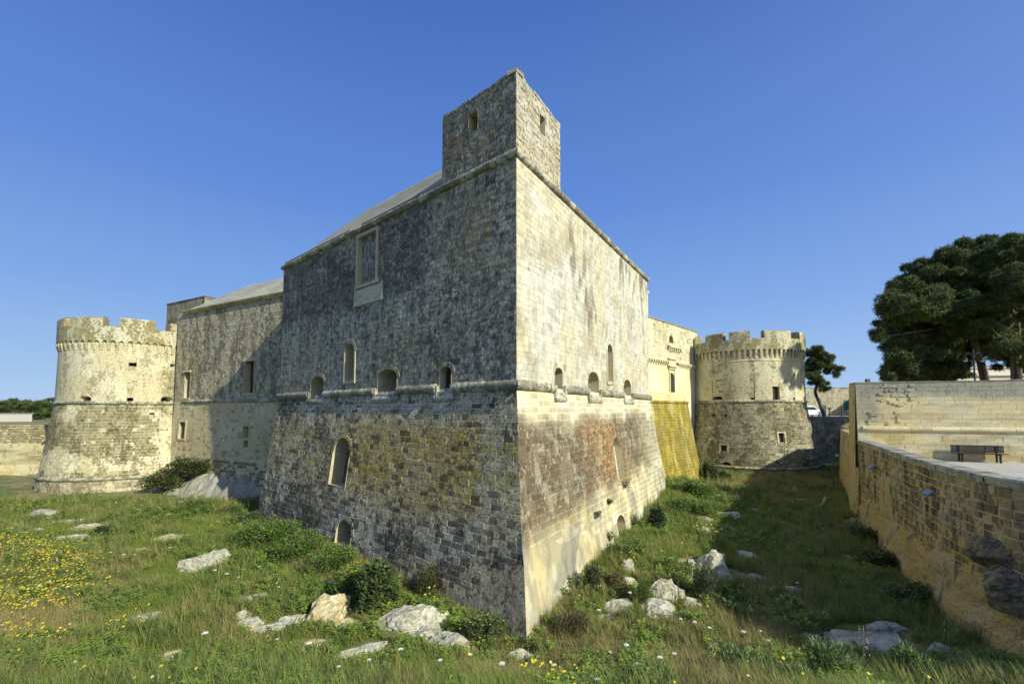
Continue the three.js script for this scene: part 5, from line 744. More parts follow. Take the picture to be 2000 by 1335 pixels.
// ---------------------------------------------------------------- trees
const leafMat = (r, g, b, tr = 0.25, vc = false) => new THREE.MeshPhysicalMaterial({ color: new THREE.Color().setRGB(r, g, b), roughness: 0.85, side: THREE.DoubleSide, transmission: tr, thickness: 0, vertexColors: vc });
const barkTex = paint(128, 256, 1, 2, (x, y) => { const a = fbm(x * 14, y * 4, 3); return mix([0.06, 0.045, 0.035], [0.20, 0.16, 0.12], sm(0.35, 0.7, a)); });
const barkMat = new THREE.MeshStandardMaterial({ map: barkTex, roughness: 1, bumpMap: barkTex, bumpScale: 0.04 });
function limb(pts, r0, r1, n = 8) { // a tapering branch through pts
  const cv = new THREE.CatmullRomCurve3(pts.map((p) => new THREE.Vector3(...p))), N = pts.length * 5, g = new THREE.TubeGeometry(cv, N, 1, n), p = g.attributes.position;
  for (let i = 0; i <= N; i++) { const c = cv.getPointAt(i / N), r = r0 + (r1 - r0) * i / N; for (let k = 0; k <= n; k++) { const j = i * (n + 1) + k, w = r * (1 + 0.12 * (TAB[(i * 13 + k * 7) & 65535] - 0.5)); p.setXYZ(j, c.x + (p.getX(j) - c.x) * w, c.y + (p.getY(j) - c.y) * w, c.z + (p.getZ(j) - c.z) * w); } }
  g.computeVertexNormals(); return g;
}
function tuftGeo(n, len, wid, up, seed) {
  const r = rng(seed), P = [], N = [];
  for (let i = 0; i < n; i++) { const a = r() * Math.PI * 2, e = up + (1 - up) * r(), q = Math.sqrt(Math.max(0, 1 - e * e)), d = [Math.cos(a) * q, e, Math.sin(a) * q], L = len * (0.6 + 0.5 * r()), s = nrmz(cross(d, [r() - 0.5, r() - 0.5, r() - 0.5])), b = d.map((v) => v * L * 0.12); P.push(b[0] - s[0] * wid, b[1] - s[1] * wid, b[2] - s[2] * wid, b[0] + s[0] * wid, b[1] + s[1] * wid, b[2] + s[2] * wid, d[0] * L, d[1] * L, d[2] * L); const nn = nrmz(cross(s, d)); for (let k = 0; k < 3; k++) N.push(...nn); }
  const g = new THREE.BufferGeometry(); g.setAttribute('position', new THREE.Float32BufferAttribute(P, 3)); g.setAttribute('normal', new THREE.Float32BufferAttribute(N, 3)); return g;
}
const M4 = new THREE.Matrix4(), Q4 = new THREE.Quaternion(), V1 = new THREE.Vector3(), V2 = new THREE.Vector3(), UPV = new THREE.Vector3(0, 1, 0);
function crownInst(geo, mat, list) { // many small leaf faces through the crown's volume, each with its own tone
  const gp = geo.attributes.position.array, gn = geo.attributes.normal.array, n = gp.length, P = new Float32Array(n * list.length), N = new Float32Array(n * list.length), C = new Float32Array(n * list.length), q2 = new THREE.Quaternion();
  list.forEach((e, i) => { Q4.setFromUnitVectors(UPV, V1.set(...e.d).normalize()).multiply(q2.setFromAxisAngle(UPV, e.a)); for (let k = 0; k < n; k += 3) { const o = i * n + k; V1.set(gp[k], gp[k + 1], gp[k + 2]).multiplyScalar(e.s).applyQuaternion(Q4); P[o] = V1.x + e.p[0]; P[o + 1] = V1.y + e.p[1]; P[o + 2] = V1.z + e.p[2]; V1.set(gn[k], gn[k + 1], gn[k + 2]).applyQuaternion(Q4); N[o] = V1.x; N[o + 1] = V1.y; N[o + 2] = V1.z; C[o] = e.c[0]; C[o + 1] = e.c[1]; C[o + 2] = e.c[2]; } });
  const g = new THREE.BufferGeometry(); g.setAttribute('position', new THREE.BufferAttribute(P, 3)); g.setAttribute('normal', new THREE.BufferAttribute(N, 3)); g.setAttribute('color', new THREE.BufferAttribute(C, 3)); return shadows(new THREE.Mesh(g, mat));
}
const needle = tuftGeo(10, 0.38, 0.026, -0.15, 5), pineMat = leafMat(1, 1, 1, 0.15, true);
function pine(name, label, base, trunk, tr, pads, seed, tones = [[0.05, 0.08, 0.018], [0.16, 0.19, 0.036]], dens = 62, group) {
  const o = thing(name, label, 'tree', base, group), r = rng(seed), loc = (p) => [p[0] - base[0], p[1] - base[1], p[2] - base[2]], tp = trunk.map(loc);
  part(o, 'trunk', limb(tp, tr, tr * 0.55, 10), barkMat);
  const g = [], list = [], cen = pads.reduce((a, p) => [a[0] + p[0] / pads.length, a[1] + p[1] / pads.length, a[2] - p[2] / pads.length], [0, 0, 0]);
  for (const [x, y, z, R_] of pads) { const R = R_ * 1.12;
    const c = loc(W3(x, y, z)), b = tp[Math.max(1, tp.length - 1 - Math.floor(r() * 2))], mid = [(b[0] + c[0]) / 2 + (r() - 0.5), (b[1] + c[1]) / 2 - 0.25 * R, (b[2] + c[2]) / 2 + (r() - 0.5)]; g.push(limb([b, mid, [c[0], c[1] - R * 0.25, c[2]]], tr * 0.34, 0.03, 6));
    const ns = Math.max(5, Math.round(R * 11)); // clusters of tufts that make each bough uneven
    for (let k = 0; k < ns; k++) {
      let d = nrmz([r() - 0.5, r() * 0.95 - 0.4, r() - 0.5]); const q = R * (0.35 + 0.62 * r()), cc = [c[0] + d[0] * q * 1.05, c[1] + d[1] * q * 0.85, c[2] + d[2] * q * 1.05], rr = R * (0.15 + 0.17 * r()), n = Math.round(rr * rr * dens * 6) + 9;
      for (let i = 0; i < n; i++) { const e = nrmz([r() - 0.5, r() * 1.1 - 0.42, r() - 0.5]), w = rr * (0.45 + 0.85 * r() ** 1.5), t = r(); list.push({ p: [cc[0] + e[0] * w * 1.1, cc[1] + e[1] * w * 0.66, cc[2] + e[2] * w * 1.1], d: [e[0], e[1] + 0.45, e[2]], a: r() * 6.3, s: 0.7 + 0.75 * r(), c: mix(tones[0], tones[1], t * t) }); }
    }
  }
  part(o, 'branches', mergeGeometries(g), barkMat); const m = crownInst(needle, pineMat, list); m.name = 'crown'; o.add(m); return o;
}
{
  const p1 = [[32.3, 9.7, 36.17, 1.25], [35.09, 11.5, 38.31, 1.5], [36.12, 11.8, 37.09, 1.6], [39.95, 13.2, 38.73, 1.83], [32.56, 6.74, 38.88, 1.14], [28.31, 5.78, 34.96, 0.47], [30.32, 7.9, 34.59, 1.75], [35.72, 6.9, 40.36, 2.04], [31.2, 4.14, 36.32, 1.35], [29.88, 2.77, 36.14, 0.57], [37.0, 4.02, 41.47, 1.87], [35.81, 10.38, 37.79, 2.13], [39.0, 8.29, 40.36, 2.5], [35.98, 5.17, 37.83, 1.62], [40.04, 10.7, 38.97, 2.41], [34.5, 8.8, 38.5, 1.9], [33.0, 8.4, 36.5, 1.6], [33.6, 5.4, 38, 1.7], [35.2, 3.2, 39.5, 1.5], [32.4, 2.9, 37.4, 1.3], [37.6, 3.2, 39.4, 1.4], [38, 11.6, 37.6, 1.9], [36.38, 7.3, 35.55, 2.0], [41.61, 11.37, 38.94, 1.97]];
  const p2 = [[40.51, 12.6, 37.21, 1.76], [39.5, 12.39, 35.14, 1.66], [42.23, 12.98, 36.45, 1.84], [39.25, 9.48, 36.03, 2.03], [36.79, 8.89, 32.38, 1.82], [40.08, 7.3, 36.55, 1.97], [40.56, 6.49, 35.55, 2.0], [36.23, 5.59, 33.81, 1.33], [36.05, 4.03, 32.19, 1.16], [44.68, 11.51, 37.19, 2.3], [41.98, 7.16, 34.84, 1.96], [45.57, 9.55, 36.31, 2.04]];
  const p3 = [[46.44, 5.44, 47.76, 1.29], [44.87, 4.22, 47.43, 1.39], [47.08, 3.93, 47.84, 0.97], [43.01, 3.48, 46.79, 0.95]];
  const p4 = [[43.25, 7.58, 64.6, 1.24], [43.89, 6.7, 63.89, 1.29], [42.62, 5.77, 64.87, 1.02], [45.75, 5.47, 64.76, 0.95], [42.03, 4.2, 63.19, 0.92], [43.61, 3.27, 63.27, 0.64], [43.06, 7.95, 63.43, 0.86]];
  const K = 1.2, sc = (l) => l.map((q) => q.map((v) => v * K));
  pine('pine_tree', 'spreading dark pine with a leaning trunk, left of the two big pines', W3(47.7, -2, 45.6), [[47.7, -2, -45.6], [47.5, 2.9, -45.6], [47.0, 5.8, -45.6], [46, 8.9, -45.6], [44.6, 11.3, -45.4]], 0.42, sc(p1), 601);
  pine('pine_tree', 'tall dark pine at the right edge of the picture', W3(46.6, -2, 42), [[46.6, -2, -42], [46.7, 2.8, -42], [46.8, 5.8, -42], [47.5, 8.9, -42.2], [48.5, 12, -42.7]], 0.46, sc(p2), 602);
  pine('pine_tree', 'small bright green pine behind the trunk of the leaning pine', W3(52.2, -2, 54.6), [[52.2, -2, -54.6], [52.3, 2.3, -54.6], [52.4, 5.1, -54.7]], 0.25, p3.map((q) => q.map((v) => v * 1.15)), 603, [[0.07, 0.11, 0.02], [0.17, 0.21, 0.04]]);
  pine('pine_tree', 'slender pine with a bent bare trunk beside the right tower', W3(43.8, -0.86, 64), [[43.8, -0.86, -64], [43.45, 0.4, -64], [43.1, 1.4, -64], [42.7, 2.6, -64], [43.2, 4.2, -64], [43.3, 6, -64]], 0.26, p4.map(([x, y, z, q]) => [x, y, z, q * 1.2]), 604, [[0.07, 0.10, 0.02], [0.17, 0.20, 0.04]], 90);
  pine('pine_tree', 'broad pine behind the two big pines that shades the ditch end', W3(55, -2, 46), [[55, -2, -46], [55.2, 2, -46], [54.6, 6, -46], [54, 8.5, -46]], 0.4, [[52, 5.5, 46.5, 2.2], [54, 8.5, 46, 2.6], [57, 7, 45, 2.5], [51, 8, 48, 2.2], [55, 11, 46, 2.2], [58, 9.5, 43.5, 2.4], [49.5, 6, 48.5, 1.8], [53.5, 4.8, 44.5, 2]], 606);
  // broad-leaved trees along the horizon at the far left
  const leaf = tuftGeo(9, 0.9, 0.16, -0.3, 9), lm = leafMat(1, 1, 1, 0.2, true);
  const far = [[-106, 96, 4.6, 3.4, 'pale green tree behind the low field wall at the far left edge'], [-101, 97, 4.4, 3.2, 'bright green tree second from the left edge behind the field wall'], [-94, 98, 4.2, 3.0, 'bright green tree at the end of the pale field wall'], [-132, 135, 7.0, 5.2, 'tall dark tree on the left horizon, leftmost of the far ones'], [-123, 136, 7.4, 5, 'tall dark round tree in the middle of the left horizon row'], [-114, 134, 6.6, 4.8, 'dark tree on the left horizon just left of the tower'], [-105, 132, 6.6, 4.6, 'grey green tree on the left horizon partly behind the tower']];
  far.forEach(([x, z, H, R, label], i) => { H *= 0.8; const b = W3(x, -1.98, z), o = thing('broadleaf_tree', label, 'tree', b, 'trees on the left horizon'), r = rng(620 + i); part(o, 'trunk', limb([[0, 0, 0], [0.1, H * 0.3, 0], [0, H * 0.55, 0.1]], 0.22, 0.1, 7), barkMat); const list = [], t0 = i < 3 ? [0.035, 0.065, 0.012] : [0.022, 0.036, 0.014], t1 = i < 3 ? [0.08, 0.125, 0.022] : [0.05, 0.07, 0.025];
    for (let k = 0; k < 26; k++) { const d = nrmz([r() - 0.5, r() * 1.2 - 0.5, r() - 0.5]), c = [d[0] * R * (0.3 + 0.6 * r()), H * 0.58 + d[1] * H * 0.36 * (0.4 + 0.6 * r()), d[2] * R * 0.8], rr = R * (0.2 + 0.2 * r()); for (let j = 0; j < 60; j++) { const e = nrmz([r() - 0.5, r() - 0.4, r() - 0.5]); list.push({ p: [c[0] + e[0] * rr, c[1] + e[1] * rr * 0.8, c[2] + e[2] * rr], d: e, a: r() * 6, s: 0.6 + 0.5 * r(), c: mix(t0, t1, r()) }); } }
    const m = crownInst(leaf, lm, list); m.name = 'crown'; o.add(m); });
  // two little palms in front of the stone house
  [[46.3, 66.5, 'small spiky palm nearer the white car'], [47.9, 66.2, 'small spiky palm farther from the white car']].forEach(([x, z, label], i) => { const o = thing('palm_plant', label, 'palm', W3(x, -0.86, z), 'palms by the stone house'), r = rng(640 + i); part(o, 'trunk', limb([[0, 0, 0], [0.03, 0.5, 0], [0, 0.9, 0]], 0.12, 0.08, 7), barkMat); for (let k = 0; k < 14; k++) { const a = k / 14 * 6.283 + r(), e = 0.2 + 0.9 * r(), L = 0.75 + 0.2 * r(), c = Math.cos(a), s = Math.sin(a), mb = new MB(), A = [0, 0.9, 0], B = [c * L * 0.5 * Math.cos(e), 0.9 + L * 0.5 * Math.sin(e), s * L * 0.5 * Math.cos(e)], C = [c * L * Math.cos(e), 0.9 + L * Math.sin(e) - 0.12, s * L * Math.cos(e)], w = [-s * 0.05, 0, c * 0.05], pl = (p, k2) => [p[0] + w[0] * k2, p[1], p[2] + w[2] * k2]; mb.quad(pl(A, -0.6), pl(A, 0.6), pl(B, 1), pl(B, -1), [[0, 0], [1, 0], [1, 1], [0, 1]], WHITE, [0, 1, 0]); mb.tri(pl(B, -1), pl(B, 1), C, [0, 0], [1, 0], [0.5, 1], WHITE, [0, 1, 0]); const m = part(o, 'frond', mb.geo(), leafMat(0.06, 0.10, 0.03)); } });
}

// ---------------------------------------------------------------- rocks
const rockTex = creamTex(271, 0.6, 0.04, [0.56, 0.525, 0.44], [0.21, 0.20, 0.17]), rockMat = noiseMat(rockTex, 0.05, 5), rockWarm = noiseMat(creamTex(281, 0.3, 0.0, [0.60, 0.50, 0.32], [0.3, 0.24, 0.13]), 0.04, 5);
function rockGeo(w, h, d, seed, flat = 0.5) {
  let g = new THREE.IcosahedronGeometry(1, 7); const p = g.attributes.position, uv = g.attributes.uv, c = new Float32Array(p.count * 3), r = rng(seed), cuts = []; for (let i = 0; i < 15; i++) cuts.push([...nrmz([r() - 0.5, (r() - 0.3) * 0.8, r() - 0.5]), 0.5 + 0.32 * r()]); cuts.push([0.05 * (r() - 0.5), 1, 0.1 * (r() - 0.5), flat + 0.12 * r()]);
  for (let i = 0; i < p.count; i++) { let x = p.getX(i), y = p.getY(i), z = p.getZ(i), q = 1; for (const k of cuts) { const dd = x * k[0] + y * k[1] + z * k[2]; if (dd > k[3]) q = Math.min(q, k[3] / dd); } const n1 = n3(x * 1.6 + seed, y * 2.4, z * 1.6), n2 = n3(x * 5 + seed, y * 8, z * 5), nn = n3(x * 14, y * 20 + seed, z * 14); q *= 0.88 + 0.42 * (n1 - 0.5) + 0.24 * (n2 - 0.5) + 0.10 * (nn - 0.5) - 0.05 * sm(0.5, 0.56, Math.abs(((y * 3.1 + n1 * 2.2) % 1 + 1) % 1 - 0.5) + 0.08); const X = x * q * w / 2 * 1.12, Y = y * q * h * 0.9, Z = z * q * d / 2 * 1.12; p.setXYZ(i, X, Y, Z); uv.setXY(i, (X + Z * 0.6) / 2.5 + seed * 0.13, (Y * 1.3 + Z * 0.7) / 2.5); const t = (0.52 + 0.85 * n2) * (0.75 + 0.5 * n1) - 0.35 * sm(0.56, 0.66, nn) * sm(0.5, 0.6, n1); c[i * 3] = t; c[i * 3 + 1] = t; c[i * 3 + 2] = t * 0.97; }
  g.setAttribute('color', new THREE.BufferAttribute(c, 3)); g.computeVertexNormals(); return g;
}
const rockSpots = [];
function rock(x, z, w, h, label, opt = {}) { w *= 1.3; h *= 1.2; const g = rockGeo(w, h, w * (opt.d ?? 0.7), Math.round(Math.abs(x * 37 + z * 91)) % 997, opt.flat), m = single('rock', label, 'rock', g, opt.warm ? rockWarm : rockMat, W3(x, ground(x, z) + (opt.y ?? -0.05), z), opt.group ?? 'rocks cropping out of the ditch'); m.rotation.y = opt.a ?? 0.3; rockSpots.push([x, z, w * 0.5, w * (opt.d ?? 0.7) * 0.5]); return m; }
rock(-29.3, 28.9, 2.6, 0.6, 'long pale rock ledge farthest left, below the left tower', { d: 0.45, a: -0.2, flat: 0.42 }); rock(-25.5, 26.6, 1.7, 0.5, 'pale ledge rock second in the row of ledges at the left', { d: 0.5, flat: 0.42 }); rock(-23.2, 25.3, 1.8, 0.45, 'flat ledge rock beside the round green bush at the left', { d: 0.5, flat: 0.4 }); rock(-21.9, 22.9, 2.6, 0.5, 'long flat ledge with a sharp edge, nearest of the left ledges', { d: 0.4, flat: 0.4 });
rock(-17.3, 23.2, 1.6, 0.42, 'tan slab tilted in the middle of the left meadow', { d: 0.6, a: 0.6, flat: 0.45, warm: 1 }); rock(-16.7, 21.2, 0.85, 0.22, 'small tan stone below the tilted slab in the left meadow', { warm: 1 }); rock(-12.75, 19.4, 2.0, 0.95, 'big split white boulder in the middle of the left meadow', { d: 0.8, a: 0.5, flat: 0.62 }); rock(-12.1, 20.6, 0.45, 0.5, 'small upright stone right of the big split boulder');
rock(-11.4, 14.6, 1.1, 0.26, 'low grey hump of rock in dry grass, lower left', { flat: 0.5 }); rock(-8.9, 12.2, 1.3, 0.22, 'narrow bare ledge in the grass at the bottom left', { d: 0.45, a: 0.5, warm: 1 }); rock(-8.75, 16, 1.0, 0.3, 'low grey rock behind the row of white rocks, left of centre'); rock(-8.4, 14.5, 0.55, 0.38, 'small lumpy white rock left of the white ledge'); rock(-7.2, 14, 1.4, 0.45, 'long white ledge left of the tall pale boulder', { d: 0.5, flat: 0.45 });
rock(-5.75, 14.9, 1.55, 1.15, 'tall pale boulder with a smooth rounded side below the bastion', { d: 0.8, a: 0.5, flat: 0.75, warm: 1 }); rock(-6.5, 17.1, 0.7, 0.35, 'small white rock behind the tall pale boulder'); rock(-5.6, 13.2, 1.2, 0.4, 'smooth yellow slab below the tall pale boulder', { d: 0.6, a: 0.5, flat: 0.4, warm: 1 }); rock(-3.1, 14.2, 1.9, 0.8, 'grey fissured boulder near the foot of the bastion corner', { d: 0.8, flat: 0.6 }); rock(-1.8, 13.2, 1.3, 0.6, 'rounded grey boulder right of the fissured boulder', { d: 0.75, flat: 0.6 }); rock(-4, 12.8, 1.5, 0.28, 'low ledge in front of the fissured boulder', { d: 0.4, a: 0.4 }); rock(0.2, 13.0, 1.1, 0.3, 'flat stone at the very tip of the bastion foot', { d: 0.5 });
rock(4.4, 17.7, 0.55, 0.45, 'squared block on top of another block, right of the bastion', { flat: 0.7, d: 0.9, y: 0.2 }); rock(4.2, 16.7, 0.75, 0.5, 'squared block under the upper block, right of the bastion', { flat: 0.7, d: 0.9 }); rock(5.2, 16.2, 1.45, 0.7, 'big flat-topped pale block by the rusty rod', { flat: 0.55, d: 0.95 }); rock(4.75, 15, 1.25, 0.6, 'broken pale block below the flat-topped block', { flat: 0.5, d: 0.8 }); rock(3.6, 15.4, 1.2, 0.3, 'low flat slab between the bastion and the pale blocks', { d: 0.6 });
rock(7.7, 18.3, 2.6, 1.05, 'long leaning boulder half in sun and half in shade', { d: 0.6, a: 1.0, flat: 0.7 }); rock(10.5, 25.6, 1.3, 0.35, 'flat pale stone on the sunny bank far up the ditch', { d: 0.7 }); rock(9.7, 23.4, 0.75, 0.42, 'pale stone below the flat stone on the sunny bank'); rock(12.6, 26.7, 1.7, 0.5, 'long shaded rock at the edge of the shadow', { d: 0.6 }); rock(15.3, 29.5, 1.4, 0.26, 'flat shaded rock in the middle of the ditch', { d: 0.5 }); rock(10.4, 20.7, 1.1, 0.32, 'shaded low rock right of the long leaning boulder'); rock(9.4, 18, 1.1, 0.35, 'shaded rock below the leaning boulder');
rock(20.7, 33.2, 2.2, 0.35, 'long low slab lying in the shaded far end of the ditch', { d: 0.3, flat: 0.4 }); rock(22.6, 36.8, 0.55, 0.75, 'upright stone standing behind the long slab', { flat: 0.9, d: 0.6 }); rock(19.6, 26.6, 1.7, 0.7, 'dark rock at the foot of the parapet wall', { d: 0.7 }); rock(16.2, 24.5, 0.65, 0.4, 'small upright shaded stone in the middle of the ditch'); rock(9.85, 16.5, 0.95, 0.36, 'small pale rock in the shaded grass'); rock(9.75, 13.1, 2.4, 0.42, 'broad broken rock patch in shade at the bottom right', { d: 0.6, flat: 0.4 }); rock(14.8, 20.4, 0.55, 0.2, 'little shaded stone near the parapet wall'); rock(11.2, 12.3, 1.0, 0.3, 'pale stone near the bottom right corner', { d: 0.6 });
rock(-6.65, 14.5, 1.1, 0.5, 'white rock wedged between the long white ledge and the tall pale boulder', { d: 0.7, a: 0.9 }); rock(-5.1, 14.3, 0.8, 0.4, 'broken pale stone at the right foot of the tall pale boulder', { warm: 1 }); rock(-2.4, 13.7, 1.1, 0.45, 'grey stone between the fissured boulder and the rounded boulder', { d: 0.8 }); rock(-7.9, 14.2, 0.8, 0.3, 'flat white stone at the left end of the long white ledge', { d: 0.6 }); rock(-13.6, 19.6, 0.9, 0.4, 'pale shoulder of rock left of the big split boulder', { d: 0.7 }); rock(-27.4, 27.6, 1.6, 0.45, 'pale ledge between the farthest left ledge and the second one', { d: 0.5, flat: 0.42 }); rock(-24.4, 23.4, 1.4, 0.4, 'pale stone left of the long sharp-edged ledge', { d: 0.5, flat: 0.42 });
rock(5.9, 15.6, 0.8, 0.5, 'pale stone at the foot of the rusty rod', { d: 0.8 }); rock(6.9, 17.2, 1.0, 0.45, 'grey stone at the lower end of the leaning boulder', { d: 0.7 }); rock(2.9, 14.7, 0.9, 0.3, 'small flat stone beside the dark feathery bush', { d: 0.6 }); rock(8.6, 13.4, 0.9, 0.3, 'broken stone left of the broad shaded rock patch', { d: 0.6 }); rock(10.9, 13.6, 1.0, 0.4, 'lumpy stone behind the broad shaded rock patch', { d: 0.7 }); rock(11.4, 24.4, 0.9, 0.35, 'pale stone where the sunny bank meets the shadow', { d: 0.7 });
{ // rock slope at the foot of the left curtain wall
  const mb = new MB(), A = [-28.45, 39.2], u = [0.8768, -0.4808], n = [-0.4808, -0.8768], f = planeFace(A, u, n, 0, 0, T(0, 0, 2.5, 2.5)), S = [], D = []; for (let s = -0.5; s <= 16; s += 0.3) S.push(s); for (let d = 0; d <= 6; d += 0.25) D.push(d);
  const H = (s, d) => { const top = -4.75 - 0.5 * sm(9, 14, s) + 0.9 * (fbm(s * 0.7, 4, 3) - 0.5), k = d / (2.7 - 0.8 * sm(8, 13, s)) * (1.0 + 0.3 * (vn(s * 0.5, 9) - 0.5)); return top - 2.2 * Math.pow(k, 1.15) + 0.9 * (fbm(s * 0.8, d * 0.8, 4) - 0.5) + 0.45 * (fbm(s * 2.6, d * 2.6, 3) - 0.5) - 3.5 * sm(1.0, -0.5, s) * cl(d); };
  for (let i = 0; i + 1 < S.length; i++) for (let j = 0; j + 1 < D.length; j++) { const q = [[S[i], D[j]], [S[i + 1], D[j]], [S[i + 1], D[j + 1]], [S[i], D[j + 1]]]; mb.quad(...q.map(([s, d]) => f.pos(s, H(s, d), d)), q.map(([s, d]) => [s / 2.5, d / 2.5]), grey(0.72), [0, 1, 0.3]); }
  single('rock_slope', 'smooth grey rock slope under the left curtain wall', 'rock', mb, rockMat, W3(-22, -6.4, 35));
}

// ---------------------------------------------------------------- shrubs, grass, flowers
const CA = [-28.45, 39.2], CN = [-0.4808, -0.8768];
function open(x, z, pad = 0) { // true where plants can stand: outside walls, towers and rocks
  const qx = x - O[0], qz = z - O[1], dl = qx * nL[0] + qz * nL[1], dr = qx * nR[0] + qz * nR[1], sl = qx * uL[0] + qz * uL[1], sr = qx * uR[0] + qz * uR[1];
  if (dl < 0.98 + pad && dr < 0.98 + pad && sl < 20.2 && sr < 18.6) return false;
  if ((x - CA[0]) * CN[0] + (z - CA[1]) * CN[1] < 0.3 && x < -8) return false;
  if (Math.hypot(x + 34.72, z - 42) < 6.2 + pad || Math.hypot(x - 26.5, z - 52) < 7.1 + pad) return false;
  if ((x - 11.38) * 0.715 - (z - 37.5) * 0.70 < 1.35 && z > 33 && x < 22) return false;
  if (z > 44 && x < 0) return false; if (z > 59 || x > 48) return false;
  let wx = 99; for (let i = 0; i + 1 < topEdge.length; i++) { const [a, b] = [topEdge[i], topEdge[i + 1]]; if (z <= a[1] && z >= b[1]) wx = b[0] + (a[0] - b[0]) * (z - b[1]) / (a[1] - b[1]); }
  if (z > 26.6 && z < 43.4) wx = 20.3 + (z - 26.6) * 0.65; if (x > wx - 0.55) return false;
  return true;
}
function onRock(x, z, k = 0.8) { for (const [a, b, w, d] of rockSpots) if (((x - a) / (w * k)) ** 2 + ((z - b + 0.12) / (Math.max(w * 0.85, d) * k)) ** 2 < 1) return true; return false; }
const leafShrubMat = new THREE.MeshPhysicalMaterial({ color: 0xffffff, vertexColors: true, roughness: 0.7, side: THREE.DoubleSide, transmission: 0.3, thickness: 0 });
function shrub(x, z, w, h, label, o = {}) {
  const r = rng(Math.round(Math.abs(x * 131 + z * 57)) + 3), mb = new MB(), stems = [], n = Math.round((o.n ?? 1500) * cl(w * h, 0.35, 4.5)), ls = o.leaf ?? 0.075, tone = o.tone ?? [[0.045, 0.085, 0.012], [0.13, 0.19, 0.03]], yb = o.y ?? ground(x, z), base = W3(x, yb - 0.08, z), d = (o.d ?? 0.8) * w, kind = o.kind ?? 'round';
  const lobes = []; const nl = kind === 'spire' ? 16 : 11; for (let i = 0; i < nl; i++) { const a = r() * 6.283, q = Math.sqrt(r()) * 0.62; lobes.push(kind === 'spire' ? [Math.cos(a) * q * w * 0.42, h * (0.35 + 0.5 * r()) * (1 - 0.45 * q), Math.sin(a) * q * d * 0.42, 0.10 * w + 0.05, 0.34 * h] : [Math.cos(a) * q * w * 0.62, h * (0.28 + 0.42 * r()) * (1 - 0.5 * q * q), Math.sin(a) * q * d * 0.62, w * (0.17 + 0.12 * r()), h * (0.2 + 0.12 * r())]); }
  for (const l of lobes) stems.push(limb([[l[0] * 0.15, 0, l[2] * 0.15], [l[0] * 0.6, l[1] * 0.55, l[2] * 0.6], [l[0], l[1], l[2]]], 0.014, 0.006, 5));
  for (let i = 0; i < n; i++) {
    const l = lobes[Math.floor(r() * nl)], e = nrmz([r() - 0.5, r() - 0.45, r() - 0.5]), q = 0.45 + 0.6 * Math.pow(r(), 0.6), p = [l[0] + e[0] * l[3] * q, Math.max(0.03, l[1] + e[1] * l[4] * q), l[2] + e[2] * l[3] * q];
    let dir = nrmz([e[0] + (r() - 0.5) * 1.2, (kind === 'spire' ? 1.2 : 0.25) + (r() - 0.5) * 1.0, e[2] + (r() - 0.5) * 1.2]), sd = nrmz(cross(dir, nrmz([r() - 0.5, r() + 0.3, r() - 0.5]))), L = ls * (0.6 + 0.8 * r()), wd = L * (o.wide ?? 0.36), t = r(), c = mix(tone[0], tone[1], t * t * 0.9 + 0.1 * r());
    if (o.dry && r() < o.dry) c = mix([0.30, 0.22, 0.09], [0.2, 0.12, 0.05], r());
    const A = p, C = [p[0] + dir[0] * L, p[1] + dir[1] * L, p[2] + dir[2] * L], m = [p[0] + dir[0] * L * 0.5, p[1] + dir[1] * L * 0.5 + L * 0.06, p[2] + dir[2] * L * 0.5];
    mb.quad(A, [m[0] + sd[0] * wd, m[1] + sd[1] * wd, m[2] + sd[2] * wd], C, [m[0] - sd[0] * wd, m[1] - sd[1] * wd, m[2] - sd[2] * wd], [[0, 0], [1, 0.5], [0, 1], [0, 0.5]], c, null);
  }
  const t = thing(o.name ?? 'shrub', label, o.cat ?? 'shrub', base, o.group ?? 'shrubs growing in the ditch'); part(t, 'stems', mergeGeometries(stems), barkMat); part(t, 'foliage', mb.geo(), leafShrubMat);
  if (o.flowers) { const g = new MB(); for (let i = 0; i < o.flowers; i++) { const l = lobes[Math.floor(r() * nl)], a = r() * 6.28, q = [l[0] + Math.cos(a) * l[3], l[1] + l[4] * (0.7 + 0.4 * r()), l[2] + Math.sin(a) * l[3]], s = 0.028; for (let k = 0; k < 6; k++) { const b = k * 1.047, e = b + 1.047; g.tri(q, [q[0] + Math.cos(b) * s, q[1] + 0.008, q[2] + Math.sin(b) * s], [q[0] + Math.cos(e) * s, q[1] + 0.008, q[2] + Math.sin(e) * s], [0, 0], [0, 0], [0, 0], [0.78, 0.55, 0.02], [0, 1, 0.3]); } } part(t, 'blossom', g.geo(), new THREE.MeshStandardMaterial({ vertexColors: true, roughness: 0.8, side: THREE.DoubleSide })); }
  return t;
}
const bright = [[0.07, 0.14, 0.012], [0.20, 0.30, 0.03]], darkG = [[0.05, 0.09, 0.015], [0.14, 0.20, 0.035]], greyG = [[0.07, 0.10, 0.04], [0.17, 0.21, 0.09]], olive = [[0.07, 0.08, 0.02], [0.18, 0.18, 0.05]];
shrub(-11.4, 21.8, 2.9, 1.9, 'bright leafy bramble bush against the left face of the bastion', { tone: bright, leaf: 0.09 }); shrub(-9.4, 20.3, 2.5, 1.5, 'bright bramble between the bush at the bastion wall and the arch', { tone: bright, leaf: 0.085 }); shrub(-7.0, 18.3, 2.3, 1.25, 'leafy bush below the small dark arch in the bastion', { tone: bright, flowers: 20 }); shrub(-5.4, 16.0, 1.5, 1.3, 'bush with yellow flowers behind the tall pale boulder', { tone: bright, flowers: 45 });
